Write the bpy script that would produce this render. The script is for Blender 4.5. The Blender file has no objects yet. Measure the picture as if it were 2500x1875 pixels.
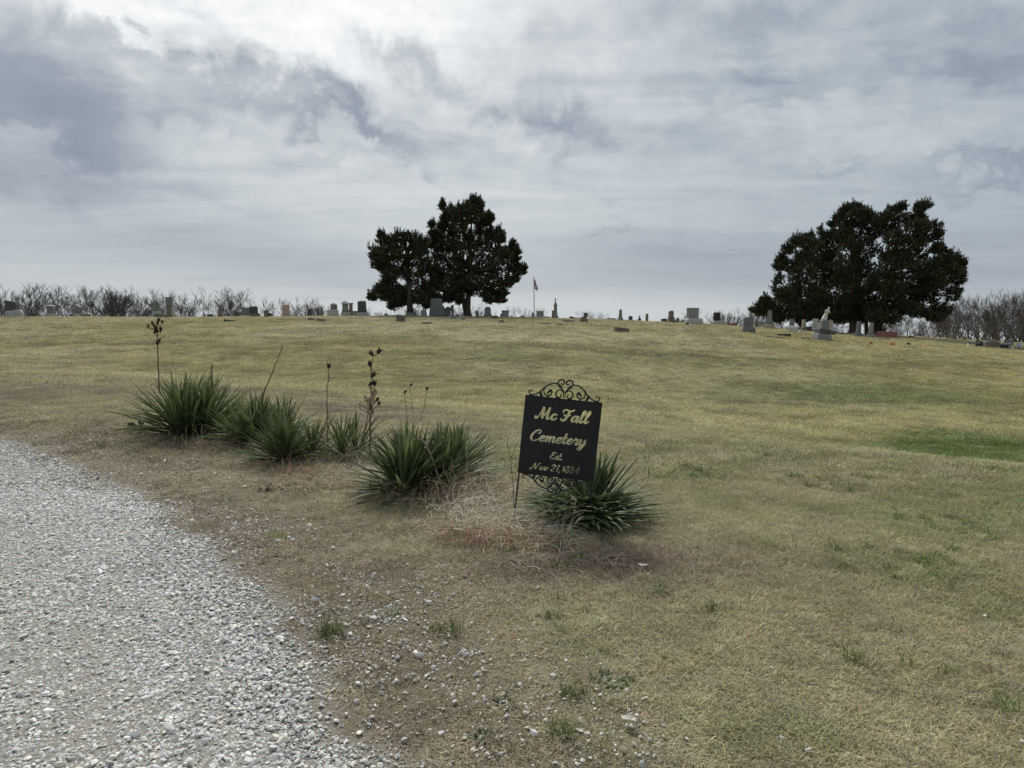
import bpy, math, random
import numpy as np
from mathutils import Vector, Matrix, Euler
R = math.radians
scene = bpy.context.scene
col = scene.collection
rng = np.random.default_rng(7)
rnd = random.Random(11)

# ------------------------------------------------------------------ camera
PITCH = R(4.8)
EYE = 1.6
FPX = 1878.0            # focal length in pixels of the 2500 px wide photograph
cam_d = bpy.data.cameras.new('camera')
cam = bpy.data.objects.new('camera', cam_d)
col.objects.link(cam)
cam.location = (0, 0, EYE)
cam.rotation_euler = (math.pi / 2 - PITCH, 0, 0)
cam_d.sensor_width = 36.0
cam_d.lens = 36.0 * FPX / 2500.0
cam_d.clip_start = 0.1
cam_d.clip_end = 6000
scene.camera = cam

# ------------------------------------------------------------------ sun, exposure
SUN_AZ, SUN_EL = R(-14), R(40)
sun_d = bpy.data.lights.new('sun', 'SUN')
sun_d.energy = 2.7
sun_d.angle = R(12)
sun_d.color = (1.0, 0.965, 0.91)
sun = bpy.data.objects.new('sun', sun_d)
col.objects.link(sun)
SDIR = Vector((math.sin(SUN_AZ) * math.cos(SUN_EL), math.cos(SUN_AZ) * math.cos(SUN_EL), math.sin(SUN_EL)))
sun.rotation_euler = SDIR.to_track_quat('Z', 'Y').to_euler()
sun.location = (0, 0, 30)
vs = scene.view_settings
vs.view_transform = 'Standard'
vs.look = 'None'
vs.gamma = 1.0
vs.use_curve_mapping = False
vs.exposure = 0.55
scene.cycles.max_bounces = 6
scene.cycles.diffuse_bounces = 3
scene.cycles.transparent_max_bounces = 4


# ------------------------------------------------------------------ node helper
class NB:
    def __init__(s, tree):
        s.t = tree
        s.N = tree.nodes
        s.L = tree.links

    def node(s, typ, **kw):
        n = s.N.new(typ)
        for k, v in kw.items():
            setattr(n, k, v)
        return n

    def put(s, sock, v):
        if isinstance(v, bpy.types.NodeSocket):
            s.L.new(v, sock)
        elif v is not None:
            if isinstance(v, (tuple, list)) and sock.type == 'RGBA' and len(v) == 3:
                v = (*v, 1)
            sock.default_value = v

    def m(s, op, a, b=None, c=None, clamp=False):
        n = s.node('ShaderNodeMath', operation=op)
        n.use_clamp = clamp
        s.put(n.inputs[0], a)
        if b is not None: s.put(n.inputs[1], b)
        if c is not None: s.put(n.inputs[2], c)
        return n.outputs[0]

    def v(s, op, a, b=None, scale=None):
        n = s.node('ShaderNodeVectorMath', operation=op)
        s.put(n.inputs[0], a)
        if b is not None: s.put(n.inputs[1], b)
        if scale is not None: s.put(n.inputs['Scale'], scale)
        return n.outputs['Value'] if op in ('DOT_PRODUCT', 'LENGTH', 'DISTANCE') else n.outputs[0]

    def noise(s, vec, scale, detail=3, rough=0.55, dist=0.0, out='Fac'):
        n = s.node('ShaderNodeTexNoise')
        s.put(n.inputs['Vector'], vec)
        n.inputs['Scale'].default_value = scale
        n.inputs['Detail'].default_value = detail
        n.inputs['Roughness'].default_value = rough
        n.inputs['Distortion'].default_value = dist
        return n.outputs[out]

    def mix(s, f, a, b, mode='MIX'):
        n = s.node('ShaderNodeMix', data_type='RGBA', blend_type=mode)
        s.put(n.inputs[0], f)
        s.put(n.inputs[6], a)
        s.put(n.inputs[7], b)
        return n.outputs[2]

    def ramp(s, f, stops):
        n = s.node('ShaderNodeValToRGB')
        e = n.color_ramp.elements
        while len(e) < len(stops):
            e.new(0.5)
        for el, (p, c) in zip(e, stops):
            el.position = p
            el.color = (*c, 1) if len(c) == 3 else c
        s.put(n.inputs[0], f)
        return n.outputs[0]

    def mrange(s, f, a, b, c=0.0, d=1.0, smooth=False):
        n = s.node('ShaderNodeMapRange')
        if smooth: n.interpolation_type = 'SMOOTHSTEP'
        s.put(n.inputs[0], f)
        for i, q in enumerate((a, b, c, d)):
            n.inputs[1 + i].default_value = q
        return n.outputs[0]


# ------------------------------------------------------------------ sky
def azel(px, py):
    u = (px - 1250) / FPX
    w = (937.5 - py) / FPX
    d = Vector((u, w * math.sin(PITCH) + math.cos(PITCH), w * math.cos(PITCH) - math.sin(PITCH))).normalized()
    return math.atan2(d.x, d.y), math.asin(d.z)


world = bpy.data.worlds.new('World')
scene.world = world
world.use_nodes = True
W = NB(world.node_tree)
W.N.clear()
tc = W.node('ShaderNodeTexCoord')
D = tc.outputs['Generated']
Dn = W.v('NORMALIZE', D)
sep = W.node('ShaderNodeSeparateXYZ')
W.put(sep.inputs[0], Dn)
dx, dy, dz = sep.outputs
zc = W.m('MAXIMUM', dz, 0.0)
den = W.m('ADD', zc, 0.11)
cmb = W.node('ShaderNodeCombineXYZ')
W.put(cmb.inputs[0], W.m('DIVIDE', dx, den))
W.put(cmb.inputs[1], W.m('DIVIDE', dy, den))
plane = cmb.outputs[0]                      # the cloud deck seen in perspective
az = W.m('ARCTAN2', dx, dy)
el = W.m('ARCSINE', dz)
P0 = W.node('ShaderNodeCombineXYZ')
W.put(P0.inputs[0], az)
W.put(P0.inputs[1], el)
w1 = W.noise(P0.outputs[0], 5.0, 5, 0.6, 0.4, 'Color')
w2 = W.noise(P0.outputs[0], 17.0, 5, 0.62, 0.6, 'Color')
wv = W.v('ADD', W.v('SCALE', W.v('SUBTRACT', w1, (0.5, 0.5, 0.5)), scale=0.26),
         W.v('SCALE', W.v('SUBTRACT', w2, (0.5, 0.5, 0.5)), scale=0.12))
PW = W.v('ADD', P0.outputs[0], W.v('MULTIPLY', wv, (1.0, 0.7, 0.0)))


def blob(px, py, rx, ry, amp, rot=0.0, src=PW):
    a, e = azel(px, py)
    mp = W.node('ShaderNodeMapping', vector_type='TEXTURE')
    W.put(mp.inputs[0], src)
    mp.inputs['Location'].default_value = (a, e, 0)
    mp.inputs['Rotation'].default_value = (0, 0, R(rot))
    mp.inputs['Scale'].default_value = (rx / FPX, ry / FPX, 1)
    q = W.v('MULTIPLY', mp.outputs[0], (1, 1, 0))
    r2 = W.v('DOT_PRODUCT', q, q)
    return W.m('MULTIPLY', W.m('EXPONENT', W.m('MULTIPLY', r2, -1.0)), amp)


def total(lst):
    s = lst[0]
    for q in lst[1:]:
        s = W.m('ADD', s, q)
    return s


dark = total([blob(*b) for b in [
    (30, 150, 170, 120, .30, 0), (90, 265, 300, 60, .26, -6), (270, 125, 150, 50, .22, -12), (350, 225, 220, 34, .20, -8), (60, 400, 240, 50, .10, -6),
    (150, 330, 170, 30, .14, -10), (445, 190, 90, 70, .16, -20), (570, 215, 70, 50, .18, -20),
    (730, 262, 190, 48, .30, -17), (885, 330, 160, 34, .30, -22), (770, 395, 130, 22, .14, -10), (960, 400, 90, 18, .12, -8),
    (440, 25, 70, 26, .26, -6), (500, 85, 50, 30, .16, 0), (900, 120, 80, 26, .20, -15), (1060, 200, 90, 45, .26, -10), (960, 160, 70, 36, .16, 0),
    (1225, 262, 55, 34, .32, 12), (1345, 280, 48, 66, .30, 20), (1425, 320, 60, 42, .18, 0), (1385, 395, 60, 22, .16, 10), (1350, 75, 60, 40, .14, 0),
    (1000, 20, 70, 25, .14, -10), (640, 330, 240, 16, .10, -12), (1060, 330, 160, 14, .10, -18), (560, 480, 200, 14, .05, -6), (1150, 395, 120, 12, .07, -14),
    (1830, 205, 100, 22, .13, 2), (1830, 262, 150, 26, .13, 10), (2030, 225, 100, 16, .08, 6), (1850, 110, 70, 34, .10, 0),
    (2430, 185, 150, 34, .14, 10), (2440, 405, 170, 16, .14, 6), (2040, 388, 100, 10, .08, 5), (1850, 25, 260, 50, .14, 0),
    (2350, 60, 220, 60, .10, 6), (2120, 150, 220, 50, .06, 8),
    (1470, 515, 60, 10, .07, 8)]])
soft = total([blob(px, py, rx, ry, a, rt, P0.outputs[0]) for px, py, rx, ry, a, rt in [
    (1680, 640, 360, 75, .12, 0), (2450, 640, 400, 90, .07, 0), (700, 630, 460, 60, .085, -6), (250, 500, 520, 110, .10, -4),
    (1000, 700, 300, 40, .05, 0), (1900, 200, 900, 230, .07, 0)]])
light = total([blob(*b) for b in [
    (330, 40, 170, 80, .30, 0), (330, 205, 90, 26, .28, -6), (570, 110, 180, 70, .22, -10),
    (900, 40, 420, 90, .20, 0), (1120, 60, 260, 130, .12, 0), (880, 372, 34, 18, .16, 0), (430, 130, 90, 14, .20, -15), (760, 175, 260, 60, .12, -8),
    (1250, 330, 60, 60, .08, 0), (620, 320, 300, 50, .05, -5)]])
band = total([blob(px, py, rx, ry, a, rt, P0.outputs[0]) for px, py, rx, ry, a, rt in [
    (1250, 790, 2500, 62, .12, 0), (1000, 450, 500, 110, .05, 0), (1500, 730, 240, 30, .05, 0)]])
# streaky and puffy structure of the deck, in its own plane
mpp = W.node('ShaderNodeMapping')
W.put(mpp.inputs[0], plane)
mpp.inputs['Rotation'].default_value = (0, 0, R(38))
mpp.inputs['Scale'].default_value = (0.55, 1.25, 1)
streak = W.noise(mpp.outputs[0], 1.1, 7, 0.58, 0.7)
puff = W.noise(plane, 2.6, 8, 0.62, 0.5)
fine = W.noise(P0.outputs[0], 26.0, 6, 0.6, 0.8)
sdir = (SDIR.x, SDIR.y, SDIR.z)
ca = W.v('DOT_PRODUCT', Dn, sdir)
cap = W.m('MAXIMUM', ca, 0.0)
glow = W.m('ADD', W.m('MULTIPLY', W.m('POWER', cap, 6.0), 0.42), W.m('MULTIPLY', W.m('POWER', cap, 60.0), 0.9))
hi = W.mrange(el, 0.0, 0.34, 0, 1, True)
st = W.m('MULTIPLY', W.m('SUBTRACT', streak, 0.5), W.m('ADD', 0.12, W.m('MULTIPLY', hi, 0.62)))
pf = W.m('MULTIPLY', W.m('SUBTRACT', puff, 0.5), W.m('MULTIPLY', hi, 0.50))
fi = W.m('MULTIPLY', W.m('SUBTRACT', fine, 0.5), W.m('MULTIPLY', hi, 0.24))
darkm = W.m('MULTIPLY', dark, W.m('ADD', 0.30, W.m('ADD', W.m('MULTIPLY', fine, 0.5), W.m('MULTIPLY', puff, 0.55))))
base = W.m('ADD', 0.425, glow)
L = W.m('ADD', W.m('SUBTRACT', W.m('SUBTRACT', base, darkm), soft), W.m('ADD', W.m('MULTIPLY', light, 0.75), band))
L = W.m('ADD', L, W.m('ADD', st, W.m('ADD', pf, fi)))
skycol = W.ramp(L, [(0.0, (.20, .24, .32)), (0.30, (.31, .355, .425)), (0.42, (.425, .48, .535)), (0.52, (.53, .58, .61)),
                    (0.68, (.68, .72, .745)), (0.85, (.87, .895, .91)), (1.0, (1.02, 1.02, 1.02))])
over = W.m('ADD', 1.0, W.m('MULTIPLY', W.m('MAXIMUM', W.m('SUBTRACT', L, 1.0), 0.0), 1.2))
skycol = W.v('SCALE', skycol, scale=over)
nish = W.node('ShaderNodeTexSky', sky_type='NISHITA')
nish.sun_disc = False
nish.sun_elevation = SUN_EL
nish.sun_rotation = SUN_AZ
nish.air_density = 1.0
nish.dust_density = 2.0
nis = W.v('SCALE', nish.outputs[0], scale=0.07)
full = W.mix(0.94, nis, skycol)
bg = W.node('ShaderNodeBackground')
W.put(bg.inputs[0], full)
bg.inputs[1].default_value = 0.683
wo = W.node('ShaderNodeOutputWorld')
W.L.new(bg.outputs[0], wo.inputs[0])


# ------------------------------------------------------------------ numeric helpers
def hashf(ix, iy, seed):
    h = (ix.astype(np.int64) * 374761393 + iy.astype(np.int64) * 668265263 + seed * 982451653) & 0x7fffffff
    h = ((h ^ (h >> 13)) * 1274126177) & 0x7fffffff
    h = h ^ (h >> 16)
    return (h & 0xffffff) / float(0xffffff)


def vnoise(x, y, scale, seed=0, octs=3):
    x = np.asarray(x, float) * scale
    y = np.asarray(y, float) * scale
    out = 0; amp = 1; tot = 0
    for o in range(octs):
        ix = np.floor(x); iy = np.floor(y)
        fx = x - ix; fy = y - iy
        fx = fx * fx * (3 - 2 * fx); fy = fy * fy * (3 - 2 * fy)
        a = hashf(ix, iy, seed + o); b = hashf(ix + 1, iy, seed + o)
        c = hashf(ix, iy + 1, seed + o); d = hashf(ix + 1, iy + 1, seed + o)
        out = out + amp * ((a * (1 - fx) + b * fx) * (1 - fy) + (c * (1 - fx) + d * fx) * fy)
        tot += amp; amp *= .5; x = x * 2.03 + 17.3; y = y * 2.03 + 5.1
    return out / tot


def sstep(x, a, b):
    t = np.clip((np.asarray(x, float) - a) / (b - a), 0, 1)
    return t * t * (3 - 2 * t)


def ray(px, py):
    u = (px - 1250) / FPX
    w = (937.5 - py) / FPX
    return Vector((u, w * math.sin(PITCH) + math.cos(PITCH), w * math.cos(PITCH) - math.sin(PITCH)))


# ------------------------------------------------------------------ the lie of the land
SIL = [(-300, 776), (0, 775), (400, 775), (800, 773), (1000, 772), (1200, 775), (1400, 779), (1560, 785), (1700, 790), (1800, 797),
       (1900, 803), (2000, 810), (2100, 817), (2200, 821), (2300, 826), (2400, 833), (2500, 839), (2800, 852)]
UK, TK = [], []
for px, py in SIL:
    r = ray(px, py)
    UK.append(r.x / r.y)
    TK.append(r.z / r.y)
UK = np.array(UK); TK = np.array(TK)
HK = 1.6 + TK * 60


def basez(x, y, u):
    n = 0.16 * sstep(-x, 1.5, 6) * sstep(y, 6, 11) * (1 - sstep(y, 15, 24))
    s = y + 0.7 * x
    dip = -(0.30 + 0.20 * sstep(x, -10, 0) + 0.50 * sstep(x, 0, 8)) * sstep(s, 11.3, 19) * (1 - sstep(y, 22, 44))
    return n + dip


def zf(x, y, lump=True):
    x = np.asarray(x, float); y = np.asarray(y, float)
    u = np.clip(x / np.maximum(y, 25.0), -0.9, 0.9)
    H = np.interp(u, UK, HK)
    up = sstep(y, 17, 60)
    z = basez(x, y, u) + H * up
    back = np.maximum(y - 60, 0)
    fall = np.where(back < 25, 0.0016 * back ** 2, 1.0 + 0.08 * (back - 25))
    fall = np.where(back < 70, fall, 1.0 + 0.08 * 45 + 0.042 * (back - 70))
    z = z - fall * sstep(y, 59, 61)
    if lump:
        z = z + (vnoise(x, y, 0.9, 3, 2) - .5) * 0.035 * sstep(y, 2, 6) + ((vnoise(x, y, 0.16, 9, 2) - .5) * 0.16 + (vnoise(x, y, .75, 19, 2) - .5) * .085) * sstep(y, 9, 22) * (1 - sstep(y, 50, 62) * .6)
    return z


yy = np.linspace(30, 120, 600)
for it in range(10):
    for i, u in enumerate(UK):
        t = (zf(u * yy, yy, False) - EYE) / yy
        k = int(np.argmax(t))
        HK[i] += (TK[i] - t[k]) * yy[k] * 0.9


def ground(px, py, dmax=80.0):
    r = ray(px, py)
    ds = np.concatenate([np.arange(2.2, 20, 0.02), np.arange(20, dmax, 0.05)])
    xs = r.x / r.y * ds
    zs = EYE + r.z / r.y * ds
    g = zf(xs, ds)
    hit = np.nonzero(zs <= g)[0]
    if len(hit) == 0:
        return None
    d = ds[hit[0]]
    x = r.x / r.y * d
    return Vector((x, d, float(zf(x, d))))


def at(px, py, d):
    r = ray(px, py)
    return Vector((r.x / r.y * d, d, EYE + r.z / r.y * d))


# gravel road edge: a polyline on the ground, the road lies to its left
EDGE = [(-0.3, -30.0), (-0.15, 0.0), (-0.62, 2.2)]
for px, py in [(790, 1875), (665, 1610), (545, 1480), (430, 1375), (300, 1240), (140, 1140), (0, 1085)]:
    g = ground(px, py)
    EDGE.append((g.x, g.y))
EDGE += [(EDGE[-1][0] - 5, EDGE[-1][1] + 3.2), (EDGE[-1][0] - 25, EDGE[-1][1] + 12)]
EDGE = np.array(EDGE)


def edge_dist(x, y):
    """signed distance to the road's right edge, negative on the road"""
    x = np.asarray(x, float); y = np.asarray(y, float)
    best = np.full(x.shape, 1e9); sgn = np.ones(x.shape)
    for (ax, ay), (bx, by) in zip(EDGE[:-1], EDGE[1:]):
        ex, ey = bx - ax, by - ay
        t = np.clip(((x - ax) * ex + (y - ay) * ey) / (ex * ex + ey * ey), 0, 1)
        qx, qy = x - ax - t * ex, y - ay - t * ey
        d = np.hypot(qx, qy)
        s = np.where(ex * qy - ey * qx > 0, -1.0, 1.0)
        m_ = d < best
        best = np.where(m_, d, best)
        sgn = np.where(m_, s, sgn)
    return best * sgn


ROADW = 4.3


def roadness(x, y):
    d = edge_dist(x, y) + (vnoise(x, y, 1.3, 21, 3) - .5) * 0.7
    return (1 - sstep(d, -0.15, 0.55)) * sstep(d, -ROADW - .5, -ROADW + .2)


def lerp(a, b, t):
    return a + (b - a) * t[..., None]


def gpatch(px, py, rx, ry, x, y):
    g = ground(px, py)
    return np.exp(-(((x - g.x) / rx) ** 2 + ((y - g.y) / ry) ** 2))


C_STRAW = np.array((.362, .328, .200))
C_LAWN = np.array((.338, .303, .156))
C_BROWN = np.array((.205, .170, .120))
C_GREEN = np.array((.180, .205, .085))
C_DEEP = np.array((.100, .150, .040))
C_DUST = np.array((.33, .305, .26))


def gcolor(x, y):
    """large-scale colour of the sward"""
    x = np.asarray(x, float); y = np.asarray(y, float)
    n1 = vnoise(x, y, .45, 31, 4); n2 = vnoise(x, y, 1.7, 41, 3); n3 = vnoise(x, y * .6, .11, 51, 3)
    sh = np.zeros(x.shape + (3,))
    lawn = sstep(y + .7 * x + (n1 - .5) * 3.5, 11.0, 14.5)
    near = lerp(sh + C_BROWN * 1.1, sh + C_STRAW * .84, sstep(n1 * .5 + n2 * .5 + sstep(x, -2, 3) * .25 + .04, .38, .60))
    near = lerp(near, sh + C_GREEN * .9, sstep(n2 * .5 + vnoise(x, y, .8, 61, 3) * .5 + sstep(x, 0, 5) * .08, .55, .72) * .55)
    far = lerp(sh + C_LAWN, sh + C_STRAW * 1.02, sstep(n3, .42, .62))
    far = lerp(far, sh + C_GREEN * 1.1, sstep(vnoise(x * .6, y, .22, 71, 3), .48, .72) * .32)
    far = lerp(far, sh + C_BROWN * 1.35, sstep(vnoise(x * .5, y, .16, 75, 3), .58, .78) * sstep(y, 30, 50) * .5)
    tuf = vnoise(x, y * .8, 1.3, 95, 3) * .6 + vnoise(x * .35, y, .55, 97, 3) * .4
    far = far * (.80 + .36 * sstep(tuf, .32, .68))[..., None]
    near = near * (.78 + .44 * vnoise(x, y, 3.1, 99, 3))[..., None]
    c = lerp(near, far, lawn)
    gp = np.clip(gpatch(2480, 1105, 2.4, 1.7, x, y) * 1.8 + gpatch(2300, 1060, 1.6, 1.0, x, y) * .5 + gpatch(2100, 962, 4.5, 1.6, x, y) * .42
                 + gpatch(2400, 980, 4.0, 1.5, x, y) * .3 + gpatch(1950, 940, 3.5, 1.6, x, y) * .3, 0, 1)
    gp = gp * (.6 + .8 * n2)
    c = lerp(c, sh + C_DEEP, np.clip(gp, 0, .95))
    br = np.clip(gpatch(1500, 1370, 1.1, .5, x, y) * .8 + gpatch(1350, 1400, 1.2, .4, x, y) * .35 + gpatch(400, 1230, 1.0, .6, x, y) * .5
                 + gpatch(700, 1290, .9, .35, x, y) * .6 + gpatch(830, 1560, .7, .3, x, y) * .6, 0, 1)
    c = lerp(c, sh + np.array((.180, .135, .100)), br * (.5 + n2 * .7))
    verge = 1 - sstep(edge_dist(x, y) + (n2 - .5) * 1.0, 0.3, 2.0)
    c = lerp(c, sh + C_BROWN * (1.05 + .3 * (n2[..., None] - .5)), verge * .8)
    return c


# ------------------------------------------------------------------ object helpers
def tag(o, label=None, cat=None, group=None, kind=None):
    if label: o['label'] = label
    if cat: o['category'] = cat
    if group: o['group'] = group
    if kind: o['kind'] = kind
    return o


def mesh(name, verts, faces, mat=None, smooth=False):
    me = bpy.data.meshes.new(name)
    me.from_pydata([tuple(v) for v in verts] if not isinstance(verts, np.ndarray) else verts.tolist(), [], faces if isinstance(faces, list) else faces.tolist())
    if mat: me.materials.append(mat)
    me.polygons.foreach_set('use_smooth', [bool(smooth)] * len(me.polygons))
    me.update()
    return me


def fastmesh(name, V, F, mat=None, smooth=False):
    """V (n,3), F (m,k) all faces with the same number of corners"""
    me = bpy.data.meshes.new(name)
    V = np.ascontiguousarray(V, dtype=np.float32); F = np.ascontiguousarray(F, dtype=np.int32)
    me.vertices.add(len(V)); me.vertices.foreach_set('co', V.ravel())
    me.loops.add(F.size); me.loops.foreach_set('vertex_index', F.ravel())
    me.polygons.add(len(F))
    me.polygons.foreach_set('loop_start', np.arange(0, F.size, F.shape[1], dtype=np.int32))
    if mat: me.materials.append(mat)
    me.update(calc_edges=True)
    me.polygons.foreach_set('use_smooth', np.full(len(F), bool(smooth)))
    return me


def link(name, me, parent=None, loc=None):
    o = bpy.data.objects.new(name, me)
    col.objects.link(o)
    if parent: o.parent = parent
    if loc is not None: o.location = loc
    return o


def empty(name, loc, rz=0.0):
    o = bpy.data.objects.new(name, None)
    col.objects.link(o)
    o.location = loc
    o.rotation_euler = (0, 0, rz)
    o.empty_display_size = .2
    return o


def setattr_col(me, name, arr):
    a = me.attributes.new(name, 'FLOAT_COLOR', 'POINT')
    c = np.ones((len(arr), 4), np.float32); c[:, :3] = arr
    a.data.foreach_set('color', c.ravel())


# ------------------------------------------------------------------ materials
def newmat(name):
    m = bpy.data.materials.new(name)
    m.use_nodes = True
    nb = NB(m.node_tree)
    b = m.node_tree.nodes['Principled BSDF']
    b.inputs['Specular IOR Level'].default_value = 0.25
    return m, nb, b


def stone_mat(name, c1, c2, speck=0.25, stain=(.12, .12, .10), stain_amt=.35, rough=.8, lichen=None):
    m, nb, b = newmat(name)
    t = nb.node('ShaderNodeTexCoord').outputs['Object']
    oi = nb.node('ShaderNodeObjectInfo').outputs['Random']
    t = nb.v('ADD', t, nb.v('SCALE', (7.3, 3.1, 5.7), scale=oi))
    n = nb.noise(t, 2.2, 5, .6)
    c = nb.mix(nb.mrange(n, .3, .7), c1, c2)
    sp = nb.noise(t, 60, 2, .7)
    c = nb.mix(nb.m('MULTIPLY', nb.mrange(sp, .5, .68), speck), c, (.55, .54, .52))
    sp2 = nb.noise(t, 45, 2, .7)
    c = nb.mix(nb.m('MULTIPLY', nb.mrange(sp2, .52, .7), speck), c, (.03, .03, .03))
    mp = nb.node('ShaderNodeMapping'); nb.put(mp.inputs[0], t); mp.inputs['Scale'].default_value = (6, 6, 1.0)
    s = nb.mrange(nb.noise(mp.outputs[0], 1.5, 5, .65), .48, .7)
    c = nb.mix(nb.m('MULTIPLY', s, stain_amt), c, stain)
    if lichen:
        l = nb.mrange(nb.noise(t, 7, 4, .6), .56, .64)
        c = nb.mix(nb.m('MULTIPLY', l, .7), c, lichen)
    nb.put(b.inputs['Base Color'], c)
    b.inputs['Roughness'].default_value = rough
    bp = nb.node('ShaderNodeBump'); bp.inputs['Strength'].default_value = .5; bp.inputs['Distance'].default_value = .01
    nb.put(bp.inputs['Height'], nb.noise(t, 25, 5, .7)); nb.L.new(bp.outputs[0], b.inputs['Normal'])
    return m


M = {
    'grey': stone_mat('grey_granite', (.20, .205, .20), (.28, .28, .27)),
    'mid': stone_mat('mid_granite', (.13, .135, .135), (.19, .19, .185)),
    'dark': stone_mat('dark_granite', (.055, .058, .062), (.09, .09, .092), .12),
    'black': stone_mat('black_granite', (.018, .018, .02), (.03, .03, .032), .05, rough=.35),
    'light': stone_mat('pale_granite', (.36, .36, .34), (.46, .45, .43), .15, (.2, .2, .17), .35),
    'marble': stone_mat('weathered_marble', (.50, .49, .46), (.62, .61, .58), .05, (.17, .16, .12), .45),
    'lime': stone_mat('yellowed_limestone', (.30, .26, .17), (.40, .35, .24), .05, (.15, .13, .08), .5),
    'brown': stone_mat('brown_granite', (.13, .10, .085), (.19, .15, .13), .15, (.07, .06, .05), .3),
    'pink': stone_mat('pink_granite', (.36, .27, .23), (.45, .35, .30), .2, (.22, .18, .15), .3),
    'red': stone_mat('red_granite', (.21, .085, .07), (.27, .12, .10), .15, (.12, .06, .05), .3, .4),
    'olive': stone_mat('lichened_stone', (.12, .12, .085), (.19, .185, .14), .05, (.06, .06, .045), .5, lichen=(.23, .23, .15)),
    'white': stone_mat('white_stone', (.66, .66, .64), (.78, .78, .76), .03, (.35, .33, .28), .3),
    'green': stone_mat('mossy_granite', (.13, .15, .125), (.20, .215, .19), .1, (.08, .09, .07), .4, lichen=(.24, .25, .19)),
}


def plain(name, c, rough=.6, spec=.3, metal=0.0, var=.15, trans=0.0):
    m, nb, b = newmat(name)
    t = nb.node('ShaderNodeTexCoord').outputs['Object']
    oi = nb.node('ShaderNodeObjectInfo').outputs['Random']
    n = nb.noise(t, 9, 4, .6)
    f = nb.m('ADD', nb.m('MULTIPLY', nb.m('SUBTRACT', n, .5), 2 * var), nb.m('ADD', 1.0, nb.m('MULTIPLY', nb.m('SUBTRACT', oi, .5), 2 * var)))
    nb.put(b.inputs['Base Color'], nb.v('SCALE', c, scale=f))
    b.inputs['Roughness'].default_value = rough
    b.inputs['Specular IOR Level'].default_value = spec
    b.inputs['Metallic'].default_value = metal
    if trans:
        tr = nb.node('ShaderNodeBsdfTranslucent'); nb.put(tr.inputs[0], nb.v('SCALE', c, scale=f))
        mx = nb.node('ShaderNodeMixShader'); mx.inputs[0].default_value = trans
        out = m.node_tree.nodes['Material Output']
        nb.L.new(b.outputs[0], mx.inputs[1]); nb.L.new(tr.outputs[0], mx.inputs[2]); nb.L.new(mx.outputs[0], out.inputs[0])
    return m


def tinted(name, kind, attr='tint', rough=.8, trans=.2, spec=.2, vary=.35, nscale=30):
    """colour comes from an attribute of the point or the instance"""
    m, nb, b = newmat(name)
    a = nb.node('ShaderNodeAttribute', attribute_type=kind, attribute_name=attr)
    t = nb.node('ShaderNodeTexCoord').outputs['Object']
    n = nb.noise(t, nscale, 2, .6)
    c = nb.v('SCALE', a.outputs['Color'], scale=nb.m('ADD', 1 - vary / 2, nb.m('MULTIPLY', n, vary)))
    nb.put(b.inputs['Base Color'], c)
    b.inputs['Roughness'].default_value = rough
    b.inputs['Specular IOR Level'].default_value = spec
    if trans:
        tr = nb.node('ShaderNodeBsdfTranslucent'); nb.put(tr.inputs[0], c)
        mx = nb.node('ShaderNodeMixShader'); mx.inputs[0].default_value = trans
        out = m.node_tree.nodes['Material Output']
        nb.L.new(b.outputs[0], mx.inputs[1]); nb.L.new(tr.outputs[0], mx.inputs[2]); nb.L.new(mx.outputs[0], out.inputs[0])
    return m


# ------------------------------------------------------------------ ground sheet
def ground_material():
    m, nb, b = newmat('sward_and_soil')
    g = nb.node('ShaderNodeAttribute', attribute_name='gcol').outputs['Color']
    r = nb.node('ShaderNodeAttribute', attribute_name='road').outputs['Fac']
    t = nb.node('ShaderNodeTexCoord').outputs['Object']
    mp = nb.node('ShaderNodeMapping'); nb.put(mp.inputs[0], t); mp.inputs['Scale'].default_value = (1, 1, .2)
    p = mp.outputs[0]
    n1 = nb.noise(p, 28, 6, .7); n2 = nb.noise(p, 5, 5, .6); n3 = nb.noise(p, 90, 3, .7); n4 = nb.noise(p, 0.9, 4, .6)
    f = nb.m('ADD', .30, nb.m('ADD', nb.m('MULTIPLY', n1, .45), nb.m('ADD', nb.m('MULTIPLY', n2, .30), nb.m('MULTIPLY', n3, .2))))
    c = nb.v('SCALE', g, scale=f)
    c = nb.mix(nb.m('MULTIPLY', nb.mrange(n1, .5, .72), .45), c, (.085, .064, .045))
    c = nb.mix(nb.m('MULTIPLY', nb.mrange(n4, .5, .75), .2), c, (.10, .12, .05))
    gravel = nb.mix(nb.mrange(nb.noise(p, 55, 4, .7), .35, .65), (.20, .185, .155), (.40, .385, .345))
    c = nb.mix(r, c, gravel)
    nb.put(b.inputs['Base Color'], c)
    b.inputs['Roughness'].default_value = .95
    b.inputs['Specular IOR Level'].default_value = .1
    bp = nb.node('ShaderNodeBump'); bp.inputs['Strength'].default_value = .8; bp.inputs['Distance'].default_value = .03
    nb.put(bp.inputs['Height'], nb.m('ADD', n1, nb.m('MULTIPLY', n2, .8))); nb.L.new(bp.outputs[0], b.inputs['Normal'])
    return m


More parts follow.
